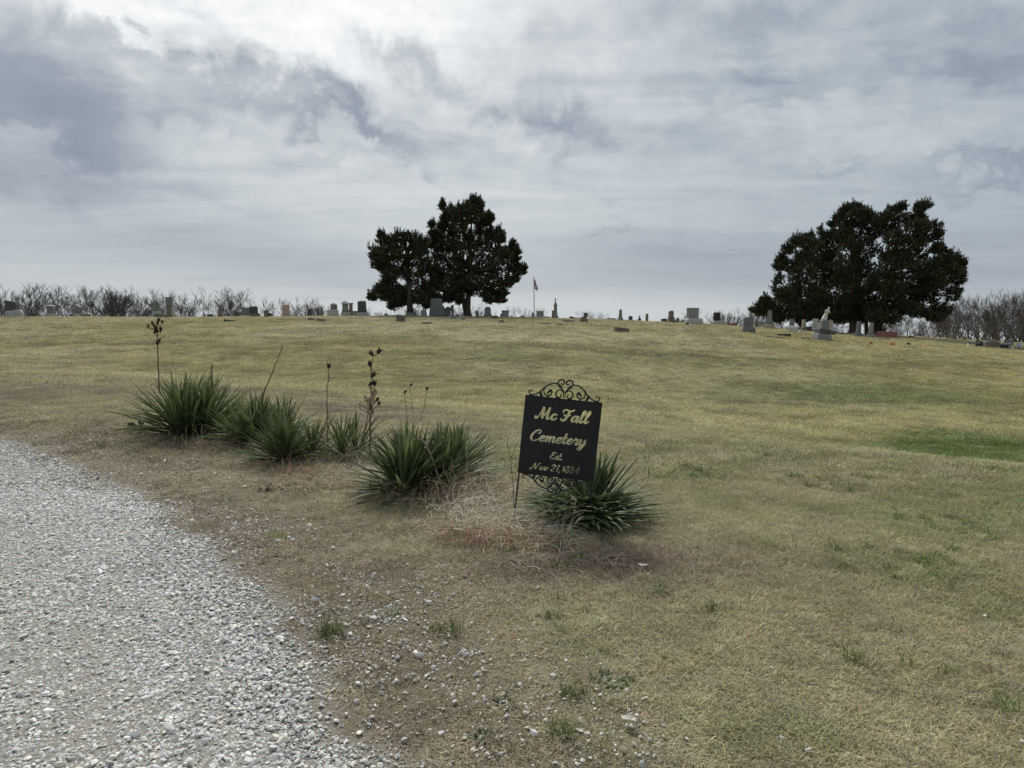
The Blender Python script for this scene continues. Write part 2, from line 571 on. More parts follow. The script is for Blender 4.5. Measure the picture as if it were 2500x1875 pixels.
ts = np.linspace(-6.35, 6.35, 421)
xs = 5.0 * np.sinh(ts)
t2 = np.linspace(0, 1, 520)
ys = -25 + 0 * t2
a1 = np.linspace(-25, 1.5, 24)[:-1]; a2 = np.linspace(1.5, 14, 160)[:-1]; a3 = np.linspace(14, 75, 250)[:-1]
a4 = 75 * (2600 / 75.) ** np.linspace(0, 1, 60)
ys = np.concatenate([a1, a2, a3, a4])
GX, GY = np.meshgrid(xs, ys)
GZ = zf(GX, GY)
V = np.stack([GX.ravel(), GY.ravel(), GZ.ravel()], 1)
nx, ny = len(xs), len(ys)
ii = (np.arange(ny - 1)[:, None] * nx + np.arange(nx - 1)[None, :]).ravel()
F = np.stack([ii, ii + 1, ii + nx + 1, ii + nx], 1)
MG = ground_material()
gm = fastmesh('ground', V, F, MG, True)
setattr_col(gm, 'gcol', gcolor(GX.ravel(), GY.ravel()))
ra = gm.attributes.new('road', 'FLOAT', 'POINT')
ra.data.foreach_set('value', np.clip(roadness(GX.ravel(), GY.ravel()) * .9, 0, 1).astype(np.float32))
tag(link('ground', gm), 'grassy hill rising to a low crest, brown turf near the road', kind='structure')

# road bed: a thin sheet over the ground with a ragged edge
st_y = np.arange(-6, 16, .12)
RV, RF = [], []
# rows follow the edge polyline by arc length
seg = np.hypot(*(EDGE[1:] - EDGE[:-1]).T)
cum = np.concatenate([[0], np.cumsum(seg)])
S_ = np.arange(18, min(cum[-1], 62), .12)
ex = np.interp(S_, cum, EDGE[:, 0]); ey = np.interp(S_, cum, EDGE[:, 1])
k_ = np.ones(9) / 9
exs = np.convolve(np.pad(ex, 4, 'edge'), k_, 'valid'); eys = np.convolve(np.pad(ey, 4, 'edge'), k_, 'valid')
tx = np.gradient(exs); ty = np.gradient(eys); tl = np.hypot(tx, ty); nxv, nyv = -ty / tl, tx / tl
W_ = np.linspace(.16, ROADW, 26)
jag = (vnoise(exs, eys, 2.6, 91, 3) - .5) * .6
RX = exs[:, None] + nxv[:, None] * (W_[None, :] + jag[:, None] * (1 - W_[None, :] / ROADW))
RY = eys[:, None] + nyv[:, None] * (W_[None, :] + jag[:, None] * (1 - W_[None, :] / ROADW))
RZ = zf(RX, RY) + .004
RVv = np.stack([RX.ravel(), RY.ravel(), RZ.ravel()], 1)
nr, nc = RX.shape
ii = (np.arange(nr - 1)[:, None] * nc + np.arange(nc - 1)[None, :]).ravel()
rm = fastmesh('gravel_road', RVv, np.stack([ii, ii + 1, ii + nc + 1, ii + nc], 1), MG, True)
setattr_col(rm, 'gcol', np.tile(C_DUST, (len(RVv), 1)))
ra = rm.attributes.new('road', 'FLOAT', 'POINT')
ra.data.foreach_set('value', np.ones(len(RVv), np.float32))
tag(link('road', rm), 'pale crushed limestone road bed curving away to the left', kind='structure')


# ------------------------------------------------------------------ scattering (geometry nodes, for what nobody could count)
def scatter(name, protos, pos, rot, scl, idx, tint, label, mat=None):
    pc = bpy.data.collections.new(name + '_pieces')        # source meshes, never linked to the scene
    for i, me in enumerate(protos):
        o = bpy.data.objects.new('%s_piece_%02d' % (name, i), me)
        pc.objects.link(o)
    me = bpy.data.meshes.new(name)
    n = len(pos)
    me.vertices.add(n)
    me.vertices.foreach_set('co', np.ascontiguousarray(pos, dtype=np.float32).ravel())
    a = me.attributes.new('rot', 'FLOAT_VECTOR', 'POINT'); a.data.foreach_set('vector', np.ascontiguousarray(rot, dtype=np.float32).ravel())
    a = me.attributes.new('scl', 'FLOAT_VECTOR', 'POINT'); a.data.foreach_set('vector', np.ascontiguousarray(scl, dtype=np.float32).ravel())
    a = me.attributes.new('pick', 'INT', 'POINT'); a.data.foreach_set('value', np.ascontiguousarray(idx, dtype=np.int32))
    setattr_col(me, 'tint', tint)
    ob = link(name, me)
    ng = bpy.data.node_groups.new(name + '_scatter', 'GeometryNodeTree')
    ng.interface.new_socket('Geometry', in_out='INPUT', socket_type='NodeSocketGeometry')
    ng.interface.new_socket('Geometry', in_out='OUTPUT', socket_type='NodeSocketGeometry')
    N = ng.nodes; Lk = ng.links
    gi = N.new('NodeGroupInput'); go = N.new('NodeGroupOutput')
    iop = N.new('GeometryNodeInstanceOnPoints')
    ci = N.new('GeometryNodeCollectionInfo'); ci.inputs[0].default_value = pc; ci.inputs[1].default_value = True; ci.inputs[2].default_value = True

    def named(nm, ty):
        q = N.new('GeometryNodeInputNamedAttribute'); q.data_type = ty; q.inputs[0].default_value = nm
        return q.outputs[0]
    e2r = N.new('FunctionNodeEulerToRotation')
    Lk.new(named('rot', 'FLOAT_VECTOR'), e2r.inputs[0])
    Lk.new(gi.outputs[0], iop.inputs['Points'])
    Lk.new(ci.outputs[0], iop.inputs['Instance'])
    iop.inputs['Pick Instance'].default_value = True
    Lk.new(named('pick', 'INT'), iop.inputs['Instance Index'])
    Lk.new(e2r.outputs[0], iop.inputs['Rotation'])
    Lk.new(named('scl', 'FLOAT_VECTOR'), iop.inputs['Scale'])
    Lk.new(iop.outputs[0], go.inputs[0])
    mod = ob.modifiers.new('scatter', 'NODES'); mod.node_group = ng
    tag(ob, label, kind='stuff')
    return ob


def slope_rot(x, y, rz):
    """tilt with the ground, turned by rz"""
    e = .15
    sx = (zf(x + e, y) - zf(x - e, y)) / (2 * e); sy = (zf(x, y + e) - zf(x, y - e)) / (2 * e)
    return np.stack([np.arctan(sy), -np.arctan(sx), rz], 1)


def in_view(x, y, m_=1.18, dmin=2.3):
    return (np.abs(x) < (y * .70) * m_ + .5) & (y > dmin)


def icosphere(sub):
    import bmesh
    bm = bmesh.new(); bmesh.ops.create_icosphere(bm, subdivisions=sub, radius=1)
    V = np.array([v.co[:] for v in bm.verts]); F = np.array([[v.index for v in f.verts] for f in bm.faces]); bm.free()
    return V, F


# gravel stones
MS = tinted('crushed_limestone', 'INSTANCER', rough=.9, trans=0, spec=.15, vary=.3, nscale=3)
stones = []
for i in range(14):
    V, F = icosphere(2)
    g_ = np.random.default_rng(100 + i)
    for k in range(11):          # chop flat facets: crushed rock is angular
        d = g_.normal(size=3); d /= np.linalg.norm(d); h = g_.uniform(.40, .72)
        over_ = V @ d - h
        V = V - np.where(over_ > 0, over_, 0)[:, None] * d
    V = V * np.array([1, g_.uniform(.62, .9), g_.uniform(.42, .7)])
    stones.append(fastmesh('gravel_stone', V, F, MS))


def stones_at(n, x0, x1, y0, y1, size, sd, dens, seed, lift=.25):
    g_ = np.random.default_rng(seed)
    x = g_.uniform(x0, x1, n); y = g_.uniform(y0, y1, n)
    keep = in_view(x, y, 1.25, 2.2) & (g_.random(n) < dens(x, y))
    x, y = x[keep], y[keep]
    s = size * np.exp(g_.normal(0, sd, len(x)))
    z = zf(x, y) + s * (lift + .25 * g_.random(len(x)))
    rot = np.stack([g_.normal(0, .35, len(x)), g_.normal(0, .35, len(x)), g_.uniform(0, 6.28, len(x))], 1)
    sc = np.repeat(s[:, None], 3, 1)
    b_ = np.clip(g_.normal(.60, .12, len(x)), .28, .80)
    warm = g_.random(len(x)) ** 5
    tint = b_[:, None] * (np.array([1.0, .99, .96]) * (1 - warm[:, None]) + np.array([1.02, .93, .76]) * warm[:, None])
    return np.stack([x, y, z], 1), rot, sc, g_.integers(0, 14, len(x)), tint


def core(x, y):
    d = edge_dist(x, y) + (vnoise(x, y, 1.3, 21, 3) - .5) * .6
    inside = 1 - sstep(d, -.10, .30)
    track = np.exp(-((d + .95) / .22) ** 2) + np.exp(-((d + 2.5) / .3) ** 2)
    return inside, np.clip(track, 0, 1) * sstep(vnoise(x, y, .7, 23, 2), .3, .5)


def big_d(x, y):
    i_, t_ = core(x, y)
    return i_ * (1 - .72 * t_)


def small_d(x, y):
    i_, t_ = core(x, y)
    return i_ * (.5 + .5 * t_)


def stray_d(x, y):
    d = edge_dist(x, y) + (vnoise(x, y, .9, 25, 3) - .5) * 1.1
    patch = sstep(vnoise(x, y, 2.2, 27, 3), .42, .62)
    return (1 - sstep(d, .1, 1.5)) * (.25 + .75 * patch) * sstep(d, -.2, .1)


def pebble_d(x, y):
    q = sum(gpatch(a, b, r_, r_ * .7, x, y) for a, b, r_ in ((1060, 1660, .45), (1250, 1800, .5), (1130, 1730, .4), (1010, 1590, .35), (1380, 1860, .5), (1150, 1860, .45), (560, 1330, .6), (420, 1260, .7), (240, 1160, .8), (700, 1400, .5), (820, 1480, .45), (900, 1700, .5)))
    return np.clip(q, 0, 1) * sstep(vnoise(x, y, 2.6, 29, 3), .36, .56)


parts_ = [
    stones_at(60000, -7, 2.2, 2.2, 10, .0078, .38, pebble_d, 7, .55),
    stones_at(110000, -7, 0.4, 2.2, 7, .0125, .28, big_d, 1),
    stones_at(190000, -7, 0.4, 2.2, 6.5, .0068, .30, small_d, 2),
    stones_at(150000, -12, -1, 6.3, 13, .0135, .28, big_d, 3),
    stones_at(45000, -12, 2.2, 2.2, 12, .0095, .40, stray_d, 4, .45),
    stones_at(80000, -5, 2.2, 2.2, 6, .0058, .38, stray_d, 5, .6),
    stones_at(900, -4, 3.5, 2.4, 7, .009, .45, lambda x, y: .25 + 0 * x, 6, .0),
]
scatter('gravel', stones, *[np.concatenate([p_[k] for p_ in parts_]) for k in range(5)], 'loose grey-white crushed limestone covering the road and straying into the verge')
print('stones', sum(len(p_[0]) for p_ in parts_))

# grass clumps
MB_ = tinted('grass_blades', 'INSTANCER', rough=.75, trans=.20, spec=.15, vary=.8, nscale=60)


def clump(seed, n, rad, h, w, lay=.5, mat=MB_, curl=.6):
    g_ = np.random.default_rng(seed)
    a = g_.uniform(0, 6.283, n); r = rad * np.sqrt(g_.random(n))
    px_, py_ = r * np.cos(a), r * np.sin(a)
    da = g_.uniform(0, 6.283, n)
    el_ = np.clip(g_.normal(1.25 - lay, .42, n), .05, 1.5)
    hh = h * g_.uniform(.45, 1.25, n)
    V = []; F = []
    for i in range(n):
        ddx, ddy = math.cos(da[i]), math.sin(da[i])
        e_ = el_[i]; p = np.array([px_[i], py_[i], -.004]); sx, sy = -ddy * w * .5, ddx * w * .5
        b0 = len(V); segs = 3
        for k in range(segs + 1):
            f = 1 - k / segs
            if k < segs:
                V.append((p[0] - sx * (.35 + .65 * f), p[1] - sy * (.35 + .65 * f), p[2])); V.append((p[0] + sx * (.35 + .65 * f), p[1] + sy * (.35 + .65 * f), p[2]))
            else:
                V.append((p[0], p[1], p[2]))
            st_ = hh[i] / segs
            p = p + np.array([ddx * math.cos(e_), ddy * math.cos(e_), math.sin(e_)]) * st_
            e_ -= curl * g_.uniform(.4, 1.3)
            if p[2] < 0.003: p[2] = .003
        F += [(b0, b0 + 1, b0 + 3), (b0, b0 + 3, b0 + 2), (b0 + 2, b0 + 3, b0 + 5), (b0 + 2, b0 + 5, b0 + 4), (b0 + 4, b0 + 5, b0 + 6)]
    return fastmesh('grass_clump', np.array(V), np.array(F), mat)


short_c = [clump(200 + i, 26, .055, .045, .0042, .50) for i in range(5)]
tuft_c = [clump(210 + i, 40, .035, .085, .0044, .25) for i in range(3)]
mid_c = [clump(220 + i, 34, .13, .055, .0075, .45) for i in range(4)]
far_c = [clump(230 + i, 40, .30, .065, .017, .4) for i in range(4)]
thatch_c = [clump(240 + i, 30, .08, .085, .0034, 1.05, curl=.15) for i in range(4)]


def grass_at(n, y0, y1, dens, seed, pick, smin=.7, smax=1.3, mul=1.0, sat=.16, mtint=None):
    g_ = np.random.default_rng(seed)
    # uniform over the trapezoid seen by the camera
    y = np.sqrt(g_.uniform(y0 ** 2, y1 ** 2, n)); x = g_.uniform(-1, 1, n) * (y * .70 * 1.15 + .6)
    keep = g_.random(n) < dens(x, y)
    x, y = x[keep], y[keep]; n = len(x)
    z = zf(x, y)
    rot = slope_rot(x, y, g_.uniform(0, 6.28, n))
    rot[:, 0:2] *= 1.0
    s = g_.uniform(smin, smax, n); sc = np.stack([s, s, s * g_.uniform(.7, 1.3, n)], 1)
    c = gcolor(x, y) if mtint is None else np.tile(np.array(mtint), (n, 1))
    br = np.exp(g_.normal(0, sat, n))[:, None]
    hue = g_.normal(0, .06, (n, 3)) * np.array([1, .6, 1.2])
    pale = (g_.random(n) < .10)[:, None]
    c = np.where(pale, c * .45 + np.array((.40, .36, .25)) * .62, c)
    c = np.clip(c * br * (1 + hue) * mul * 1.06, .01, .8)
    return np.stack([x, y, z], 1), rot, sc, g_.integers(pick[0], pick[1], n), c


def off_road(x, y):
    return 1 - np.clip(roadness(x, y) * 1.6, 0, 1)


def near_d(x, y):
    d = edge_dist(x, y)
    return off_road(x, y) * (.14 + .86 * sstep(d + (vnoise(x, y, 1.1, 81, 3) - .5) * 2.0, .1, 2.2)) * (.35 + .65 * sstep(vnoise(x, y, 1.9, 83, 3), .3, .55))


def tuft_d(x, y):
    d = edge_dist(x, y)
    return off_road(x, y) * sstep(vnoise(x, y, 1.2, 85, 3), .55, .7) * (.15 + .85 * sstep(x + d * .3, -1, 4))


gp_ = [
    grass_at(56000, 2.3, 7.5, near_d, 11, (0, 5), .6, 1.2, 1.25),
    grass_at(15000, 2.3, 9.0, near_d, 12, (5, 9), .5, 1.1, 1.25, .22),
    grass_at(5200, 2.3, 8.5, tuft_d, 13, (9, 12), .6, 1.15, 1.2, .25),
    grass_at(46000, 7.2, 17.0, near_d, 14, (12, 16), .7, 1.3, 1.22, .18),
    grass_at(52000, 16.0, 36.0, off_road, 15, (12, 16), 1.2, 2.2, 1.22, .20),
    grass_at(52000, 34.0, 72.0, off_road, 16, (16, 20), .9, 1.7, 1.2, .20),
    grass_at(1600, 3.0, 9.0, lambda x, y: tuft_d(x, y), 17, (9, 12), .8, 1.3, 1.0, .2, (.10, .15, .045)),
]
scatter('grass', short_c + thatch_c + tuft_c + mid_c + far_c, *[np.concatenate([p_[k] for p_ in gp_]) for k in range(5)],
        'short dormant lawn grass, straw and olive, over the whole hill')
print('grass', sum(len(p_[0]) for p_ in gp_))


# ------------------------------------------------------------------ solid builders
class MB:
    def __init__(s):
        s.V = []; s.F = []

    def add(s, V, F):
        b = len(s.V)
        s.V += [tuple(v) for v in V]
        s.F += [tuple(i + b for i in f) for f in F]

    def loft(s, rings, cap0=True, cap1=True):
        n = len(rings[0]); V = [p for r_ in rings for p in r_]; F = []
        for k in range(len(rings) - 1):
            for i in range(n):
                j = (i + 1) % n
                F.append((k * n + i, k * n + j, (k + 1) * n + j, (k + 1) * n + i))
        if cap0: F.append(tuple(range(n))[::-1])
        if cap1: F.append(tuple((len(rings) - 1) * n + i for i in range(n)))
        s.add(V, F)

    def frustum(s, z0, z1, w0, d0, w1, d1, cx=0, cy=0, c1x=None):
        c1 = cx if c1x is None else c1x
        s.loft([[(c + a * w / 2, cy + b * d / 2, z) for a, b in ((-1, -1), (1, -1), (1, 1), (-1, 1))] for z, w, d, c in ((z0, w0, d0, cx), (z1, w1, d1, c1))])

    def disc(s, z0, z1, r0, r1, n=10, cx=0, cy=0):
        s.loft([[(cx + r * math.cos(6.2832 * i / n), cy + r * math.sin(6.2832 * i / n), z) for i in range(n)] for z, r in ((z0, r0), (z1, r1))])

    def tube(s, pts, rads, n=5, caps=True):
        rings = []
        pts = [Vector(p) for p in pts]
        up = Vector((0.13, 0.97, 0.2))
        for i, p in enumerate(pts):
            t = (pts[min(i + 1, len(pts) - 1)] - pts[max(i - 1, 0)]).normalized()
            a = t.cross(up)
            if a.length < .05: a = t.cross(Vector((1, 0, 0)))
            a.normalize(); b = t.cross(a)
            r = rads[i] if isinstance(rads, (list, tuple)) else rads
            rings.append([tuple(p + (a * math.cos(6.2832 * k / n) + b * math.sin(6.2832 * k / n)) * r) for k in range(n)])
        s.loft(rings, caps, caps)

    def build(s, name, mat, parent=None, loc=None, smooth=False):
        return link(name, mesh(name, s.V, s.F, mat, smooth), parent, loc)


def outline_solid(prof, y0, y1):
    """closed outline in x,z given depth y0..y1 -> V,F with small bevel-free edges"""
    n = len(prof)
    V = [(x, y0, z) for x, z in prof] + [(x, y1, z) for x, z in prof]
    F = [tuple(range(n)), tuple(range(2 * n - 1, n - 1, -1))]
    for i in range(n):
        j = (i + 1) % n
        F.append((i, i + n, j + n, j))
    return V, F


# ------------------------------------------------------------------ the cemetery sign
def steel():
    m, nb, b = newmat('black_painted_steel')
    t = nb.node('ShaderNodeTexCoord').outputs['Object']
    mp = nb.node('ShaderNodeMapping'); nb.put(mp.inputs[0], t); mp.inputs['Scale'].default_value = (3, 3, .8)
    n = nb.noise(mp.outputs[0], 6, 6, .7); f = nb.noise(t, 140, 3, .7)
    c = nb.mix(nb.mrange(n, .45, .75), (.008, .009, .013), (.020, .020, .024))
    c = nb.mix(nb.m('MULTIPLY', nb.mrange(f, .62, .74), .35), c, (.07, .055, .045))
    nb.put(b.inputs['Base Color'], c)
    nb.put(b.inputs['Roughness'], nb.mrange(n, .3, .7, .38, .62))
    b.inputs['Specular IOR Level'].default_value = .4
    bp = nb.node('ShaderNodeBump'); bp.inputs['Strength'].default_value = .25; bp.inputs['Distance'].default_value = .004
    nb.put(bp.inputs['Height'], nb.noise(t, 4, 3, .5)); nb.L.new(bp.outputs[0], b.inputs['Normal'])
    return m


ST_BLACK = steel()


def crspline(P, sub=9):
    P = [np.array(p, float) for p in P]
    if len(P) == 1: return np.array(P)
    Q = [2 * P[0] - P[1]] + P + [2 * P[-1] - P[-2]]
    out = []
    for i in range(1, len(Q) - 2):
        for t in np.linspace(0, 1, sub, endpoint=False):
            a, b, c, d = Q[i - 1], Q[i], Q[i + 1], Q[i + 2]
            out.append(.5 * ((2 * b) + (-a + c) * t + (2 * a - 5 * b + 4 * c - d) * t * t + (-a + 3 * b - 3 * c + d) * t ** 3))
    out.append(P[-1])
    return np.array(out)


class Field:
    def __init__(s, x0, x1, y0, y1, h):
        s.x = np.arange(x0, x1 + h, h); s.y = np.arange(y0, y1 + h, h); s.h = h
        s.d = np.full((len(s.y), len(s.x)), 1.0)      # signed distance, negative inside strokes

    def seg(s, a, b, ra, rb):
        m_ = max(ra, rb) + 3 * s.h
        i0, i1 = np.searchsorted(s.x, [min(a[0], b[0]) - m_, max(a[0], b[0]) + m_])
        j0, j1 = np.searchsorted(s.y, [min(a[1], b[1]) - m_, max(a[1], b[1]) + m_])
        if i1 <= i0 or j1 <= j0: return
        X, Y = np.meshgrid(s.x[i0:i1], s.y[j0:j1])
        ex, ey = b[0] - a[0], b[1] - a[1]; l2 = ex * ex + ey * ey + 1e-12
        t = np.clip(((X - a[0]) * ex + (Y - a[1]) * ey) / l2, 0, 1)
        d = np.hypot(X - a[0] - t * ex, Y - a[1] - t * ey) - (ra + (rb - ra) * t)
        s.d[j0:j1, i0:i1] = np.minimum(s.d[j0:j1, i0:i1], d)

    def stroke(s, P, rads):
        for i in range(len(P) - 1):
            s.seg(P[i], P[i + 1], rads[i], rads[i + 1])
        if len(P) == 1:
            s.seg(P[0], P[0] + 1e-5, rads[0], rads[0])


def plate(fx, fy, f, th):
    """solid plate (x,z plane, thickness th along y) where f<0, by marching squares"""
    ny_, nx_ = f.shape
    V = []; F = []; cache = {}

    def vid(x, y):
        k = (round(x * 1e6), round(y * 1e6))
        if k not in cache:
            cache[k] = len(V) // 2
            V.append((x, -th / 2, y)); V.append((x, th / 2, y))
        return cache[k]
    ins = f < 0
    full = ins[:-1, :-1] & ins[1:, :-1] & ins[:-1, 1:] & ins[1:, 1:]
    anyin = ins[:-1, :-1] | ins[1:, :-1] | ins[:-1, 1:] | ins[1:, 1:]

    def side(a, b):
        F.append((2 * a, 2 * a + 1, 2 * b + 1, 2 * b))
    for j in range(ny_ - 1):
        i = 0
        row = full[j]
        while i < nx_ - 1:
            if row[i]:
                k = i
                while k < nx_ - 1 and row[k]: k += 1
                q = [vid(fx[i], fy[j]), vid(fx[k], fy[j]), vid(fx[k], fy[j + 1]), vid(fx[i], fy[j + 1])]
                F.append(tuple(2 * v for v in q)); F.append(tuple(2 * v + 1 for v in q[::-1]))
                i = k
            elif anyin[j, i]:
                cs = [(i, j), (i + 1, j), (i + 1, j + 1), (i, j + 1)]
                poly = []; cross = []
                for c in range(4):
                    (a0, b0), (a1_, b1_) = cs[c], cs[(c + 1) % 4]
                    v0, v1 = f[b0, a0], f[b1_, a1_]
                    if v0 < 0: poly.append(vid(fx[a0], fy[b0]))
                    if (v0 < 0) != (v1 < 0):
                        t = v0 / (v0 - v1)
                        q = vid(fx[a0] + (fx[a1_] - fx[a0]) * t, fy[b0] + (fy[b1_] - fy[b0]) * t)
                        poly.append(q); cross.append((q, v0 < 0))
                if len(set(poly)) >= 3:
                    F.append(tuple(2 * v for v in poly)); F.append(tuple(2 * v + 1 for v in poly[::-1]))
                for c in range(len(cross)):
                    if cross[c][1]:
                        a = cross[c][0]; b = cross[(c + 1) % len(cross)][0]
                        if a != b: side(a, b)
                i += 1
            else:
                i += 1
    return V, F


GL = {
    'M': (.98, [[(-.14, .16), (-.12, .04), (-.02, .02), (.10, .3), (.26, .96)], [(.26, .96), (.30, .6), (.36, .06)], [(.36, .06), (.52, .5), (.70, .98)], [(.70, .98), (.68, .5), (.72, .12), (.80, .01), (.92, .14)]]),
    'c': (.46, [[(.38, .36), (.36, .46), (.24, .5), (.10, .36), (.05, .16), (.14, .01), (.30, .03), (.46, .18)]]),
    'F': (.80, [[(.02, .70), (.06, .90), (.22, .97), (.46, .88), (.70, .92), (.82, 1.02)], [(.50, .88), (.44, .5), (.34, .14), (.18, .0), (.04, .06), (.06, .18)], [(.16, .50), (.36, .44), (.64, .54)]]),
    'a': (.58, [[(.40, .44), (.28, .5), (.10, .38), (.04, .16), (.12, .01), (.24, .05), (.36, .24)], [(.44, .5), (.40, .2), (.44, .02), (.52, .03), (.62, .18)]]),
    'l': (.36, [[(-.02, .14), (.14, .4), (.28, .76), (.30, .96), (.22, 1.0), (.14, .78), (.10, .3), (.14, .03), (.24, .02), (.38, .18)]]),
    'C': (.72, [[(.50, .66), (.58, .70), (.66, .84), (.56, .98), (.36, .92), (.13, .64), (.05, .30), (.16, .04), (.36, .0), (.56, .10), (.70, .26)]]),
    'e': (.44, [[(.08, .22), (.24, .26), (.36, .38), (.32, .49), (.20, .47), (.08, .32), (.06, .12), (.16, .0), (.30, .03), (.46, .18)]]),
    'm': (.84, [[(0, .36), (.08, .48), (.12, .36), (.08, 0)], [(.12, .2), (.24, .42), (.34, .48), (.36, .32), (.32, 0)], [(.36, .2), (.50, .44), (.60, .48), (.64, .32), (.62, .08), (.70, .0), (.84, .18)]]),
    't': (.38, [[(.20, .88), (.14, .5), (.10, .14), (.16, .0), (.26, .03), (.38, .18)], [(-.02, .50), (.14, .50), (.34, .54)]]),
    'r': (.46, [[(.0, .22), (.10, .46), (.16, .53), (.20, .44), (.34, .44), (.32, .30), (.28, .08), (.34, .0), (.48, .18)]]),
    'y': (.58, [[(.0, .36), (.08, .48), (.12, .36), (.10, .12), (.18, .01), (.32, .12), (.42, .40)], [(.45, .5), (.40, .1), (.30, -.28), (.18, -.42), (.06, -.36), (.12, -.2), (.36, -.02), (.58, .16)]]),
    'E': (.64, [[(.56, .80), (.54, .95), (.36, .98), (.20, .84), (.24, .64), (.40, .56)], [(.40, .56), (.16, .50), (.04, .24), (.14, .02), (.36, .01), (.58, .20)]]),
    's': (.40, [[(-.02, .10), (.12, .32), (.22, .52), (.24, .42), (.32, .16), (.24, .0), (.08, .04)]]),
    '.': (.22, [[(.08, .03)]]),
    ',': (.26, [[(.10, .06), (.10, -.04), (.02, -.17)]]),
    'N': (1.0, [[(-.14, .14), (-.08, .0), (.06, .10), (.20, .55), (.30, .96)], [(.30, .96), (.40, .5), (.52, .02)], [(.52, .02), (.64, .5), (.78, .92), (.92, .98)]]),
    'o': (.46, [[(.18, .48), (.06, .34), (.05, .12), (.16, .0), (.32, .12), (.36, .34), (.28, .47)]]),
    'v': (.50, [[(.0, .36), (.08, .48), (.12, .34), (.10, .10), (.18, .0), (.32, .14), (.38, .36), (.34, .48), (.48, .42)]]),
    '2': (.58, [[(.08, .68), (.12, .88), (.30, .98), (.44, .84), (.36, .52), (.04, .02)], [(.04, .02), (.20, .06), (.50, .01)]]),
    '1': (.42, [[(.10, .74), (.28, .98)], [(.28, .98), (.24, .5), (.20, 0)]]),
    '8': (.56, [[(.44, .82), (.28, .98), (.10, .80), (.22, .58), (.42, .32), (.24, .01), (.04, .22), (.20, .50), (.42, .70), (.44, .80)]]),
    '4': (.60, [[(.42, .98), (.22, .62), (.04, .32)], [(.04, .32), (.28, .28), (.54, .34)], [(.44, .62), (.38, .3), (.34, 0)]]),
    ' ': (.30, []),
}


def write(fld, txt, x0, x1, ybase, cap, thick, thin):
    w = 0; pen = []
    for ch in txt:
        pen.append(w); w += GL[ch][0]
    k = (x1 - x0) / w
    for ch, px_ in zip(txt, pen):
        for st in GL[ch][1]:
            P = crspline(st)
            Q = np.stack([x0 + (px_ + P[:, 0]) * k + P[:, 1] * cap * .22, ybase + P[:, 1] * cap], 1)
            if len(Q) == 1:
                fld.stroke(Q, [thick * 1.1]); continue
            t = np.gradient(Q, axis=0); t /= np.linalg.norm(t, axis=1)[:, None] + 1e-9
            dn = np.clip(-t[:, 1] * .9, 0, 1)
            r = thin + (thick - thin) * np.maximum(dn, .12) ** .7
            # strokes swell in the middle and taper at both ends
            s_ = np.linspace(0, 1, len(Q)); r = r * np.clip(np.minimum(s_, 1 - s_) * 12 + .55, 0, 1)
            fld.stroke(Q, r)


def scroll_field(hgt):
    fld = Field(-.305, .305, -.012, hgt + .02, .0020)
    k = hgt / .150
    S = [  # half of the ornament: points, stroke radius
        ([(-.004, .012), (-.010, .050), (-.034, .098), (-.075, .116), (-.112, .106), (-.150, .080), (-.180, .046), (-.216, .018), (-.250, .008), (-.270, .018), (-.272, .036), (-.258, .044), (-.247, .034)], .0050),
        ([(-.148, .080), (-.160, .050), (-.148, .022), (-.120, .014), (-.100, .030), (-.098, .052), (-.110, .062), (-.122, .054)], .0050),
        ([(-.130, .030), (-.120, .046), (-.104, .050)], .0070),
        ([(-.006, .040), (-.026, .066), (-.052, .062), (-.066, .038), (-.056, .014), (-.034, .008), (-.022, .022), (-.030, .036)], .0052),
        ([(-.004, .052), (-.020, .074), (-.046, .094), (-.057, .122), (-.044, .144), (-.022, .147), (-.008, .132), (-.012, .116), (-.026, .112), (-.032, .124)], .0056),
        ([(-.186, .040), (-.180, .018), (-.168, -.002)], .0085),
        ([(-.190, .034), (-.176, .010), (-.172, -.004)], .0075),
        ([(-.060, .000), (-.052, .012)], .0060),
        ([(-.128, .002), (-.120, .014)], .0060),
        ([(-.252, .006), (-.275, -.004), (-.292, -.006)], .0060),
    ]
    for P, r in S:
        for sx in (-1, 1):
            Q = crspline([(sx * abs(a) if a else 0, b * k) if sx > 0 else (a, b * k) for a, b in P])
            s_ = np.linspace(0, 1, len(Q))
            fld.stroke(Q, list(r * (.72 + .45 * np.sin(s_ * math.pi))))
    fld.seg((-.29, -.004), (.29, -.004), .006, .006)
    fld.seg((-.006, .02), (-.006, .06), .004, .004)
    return fld


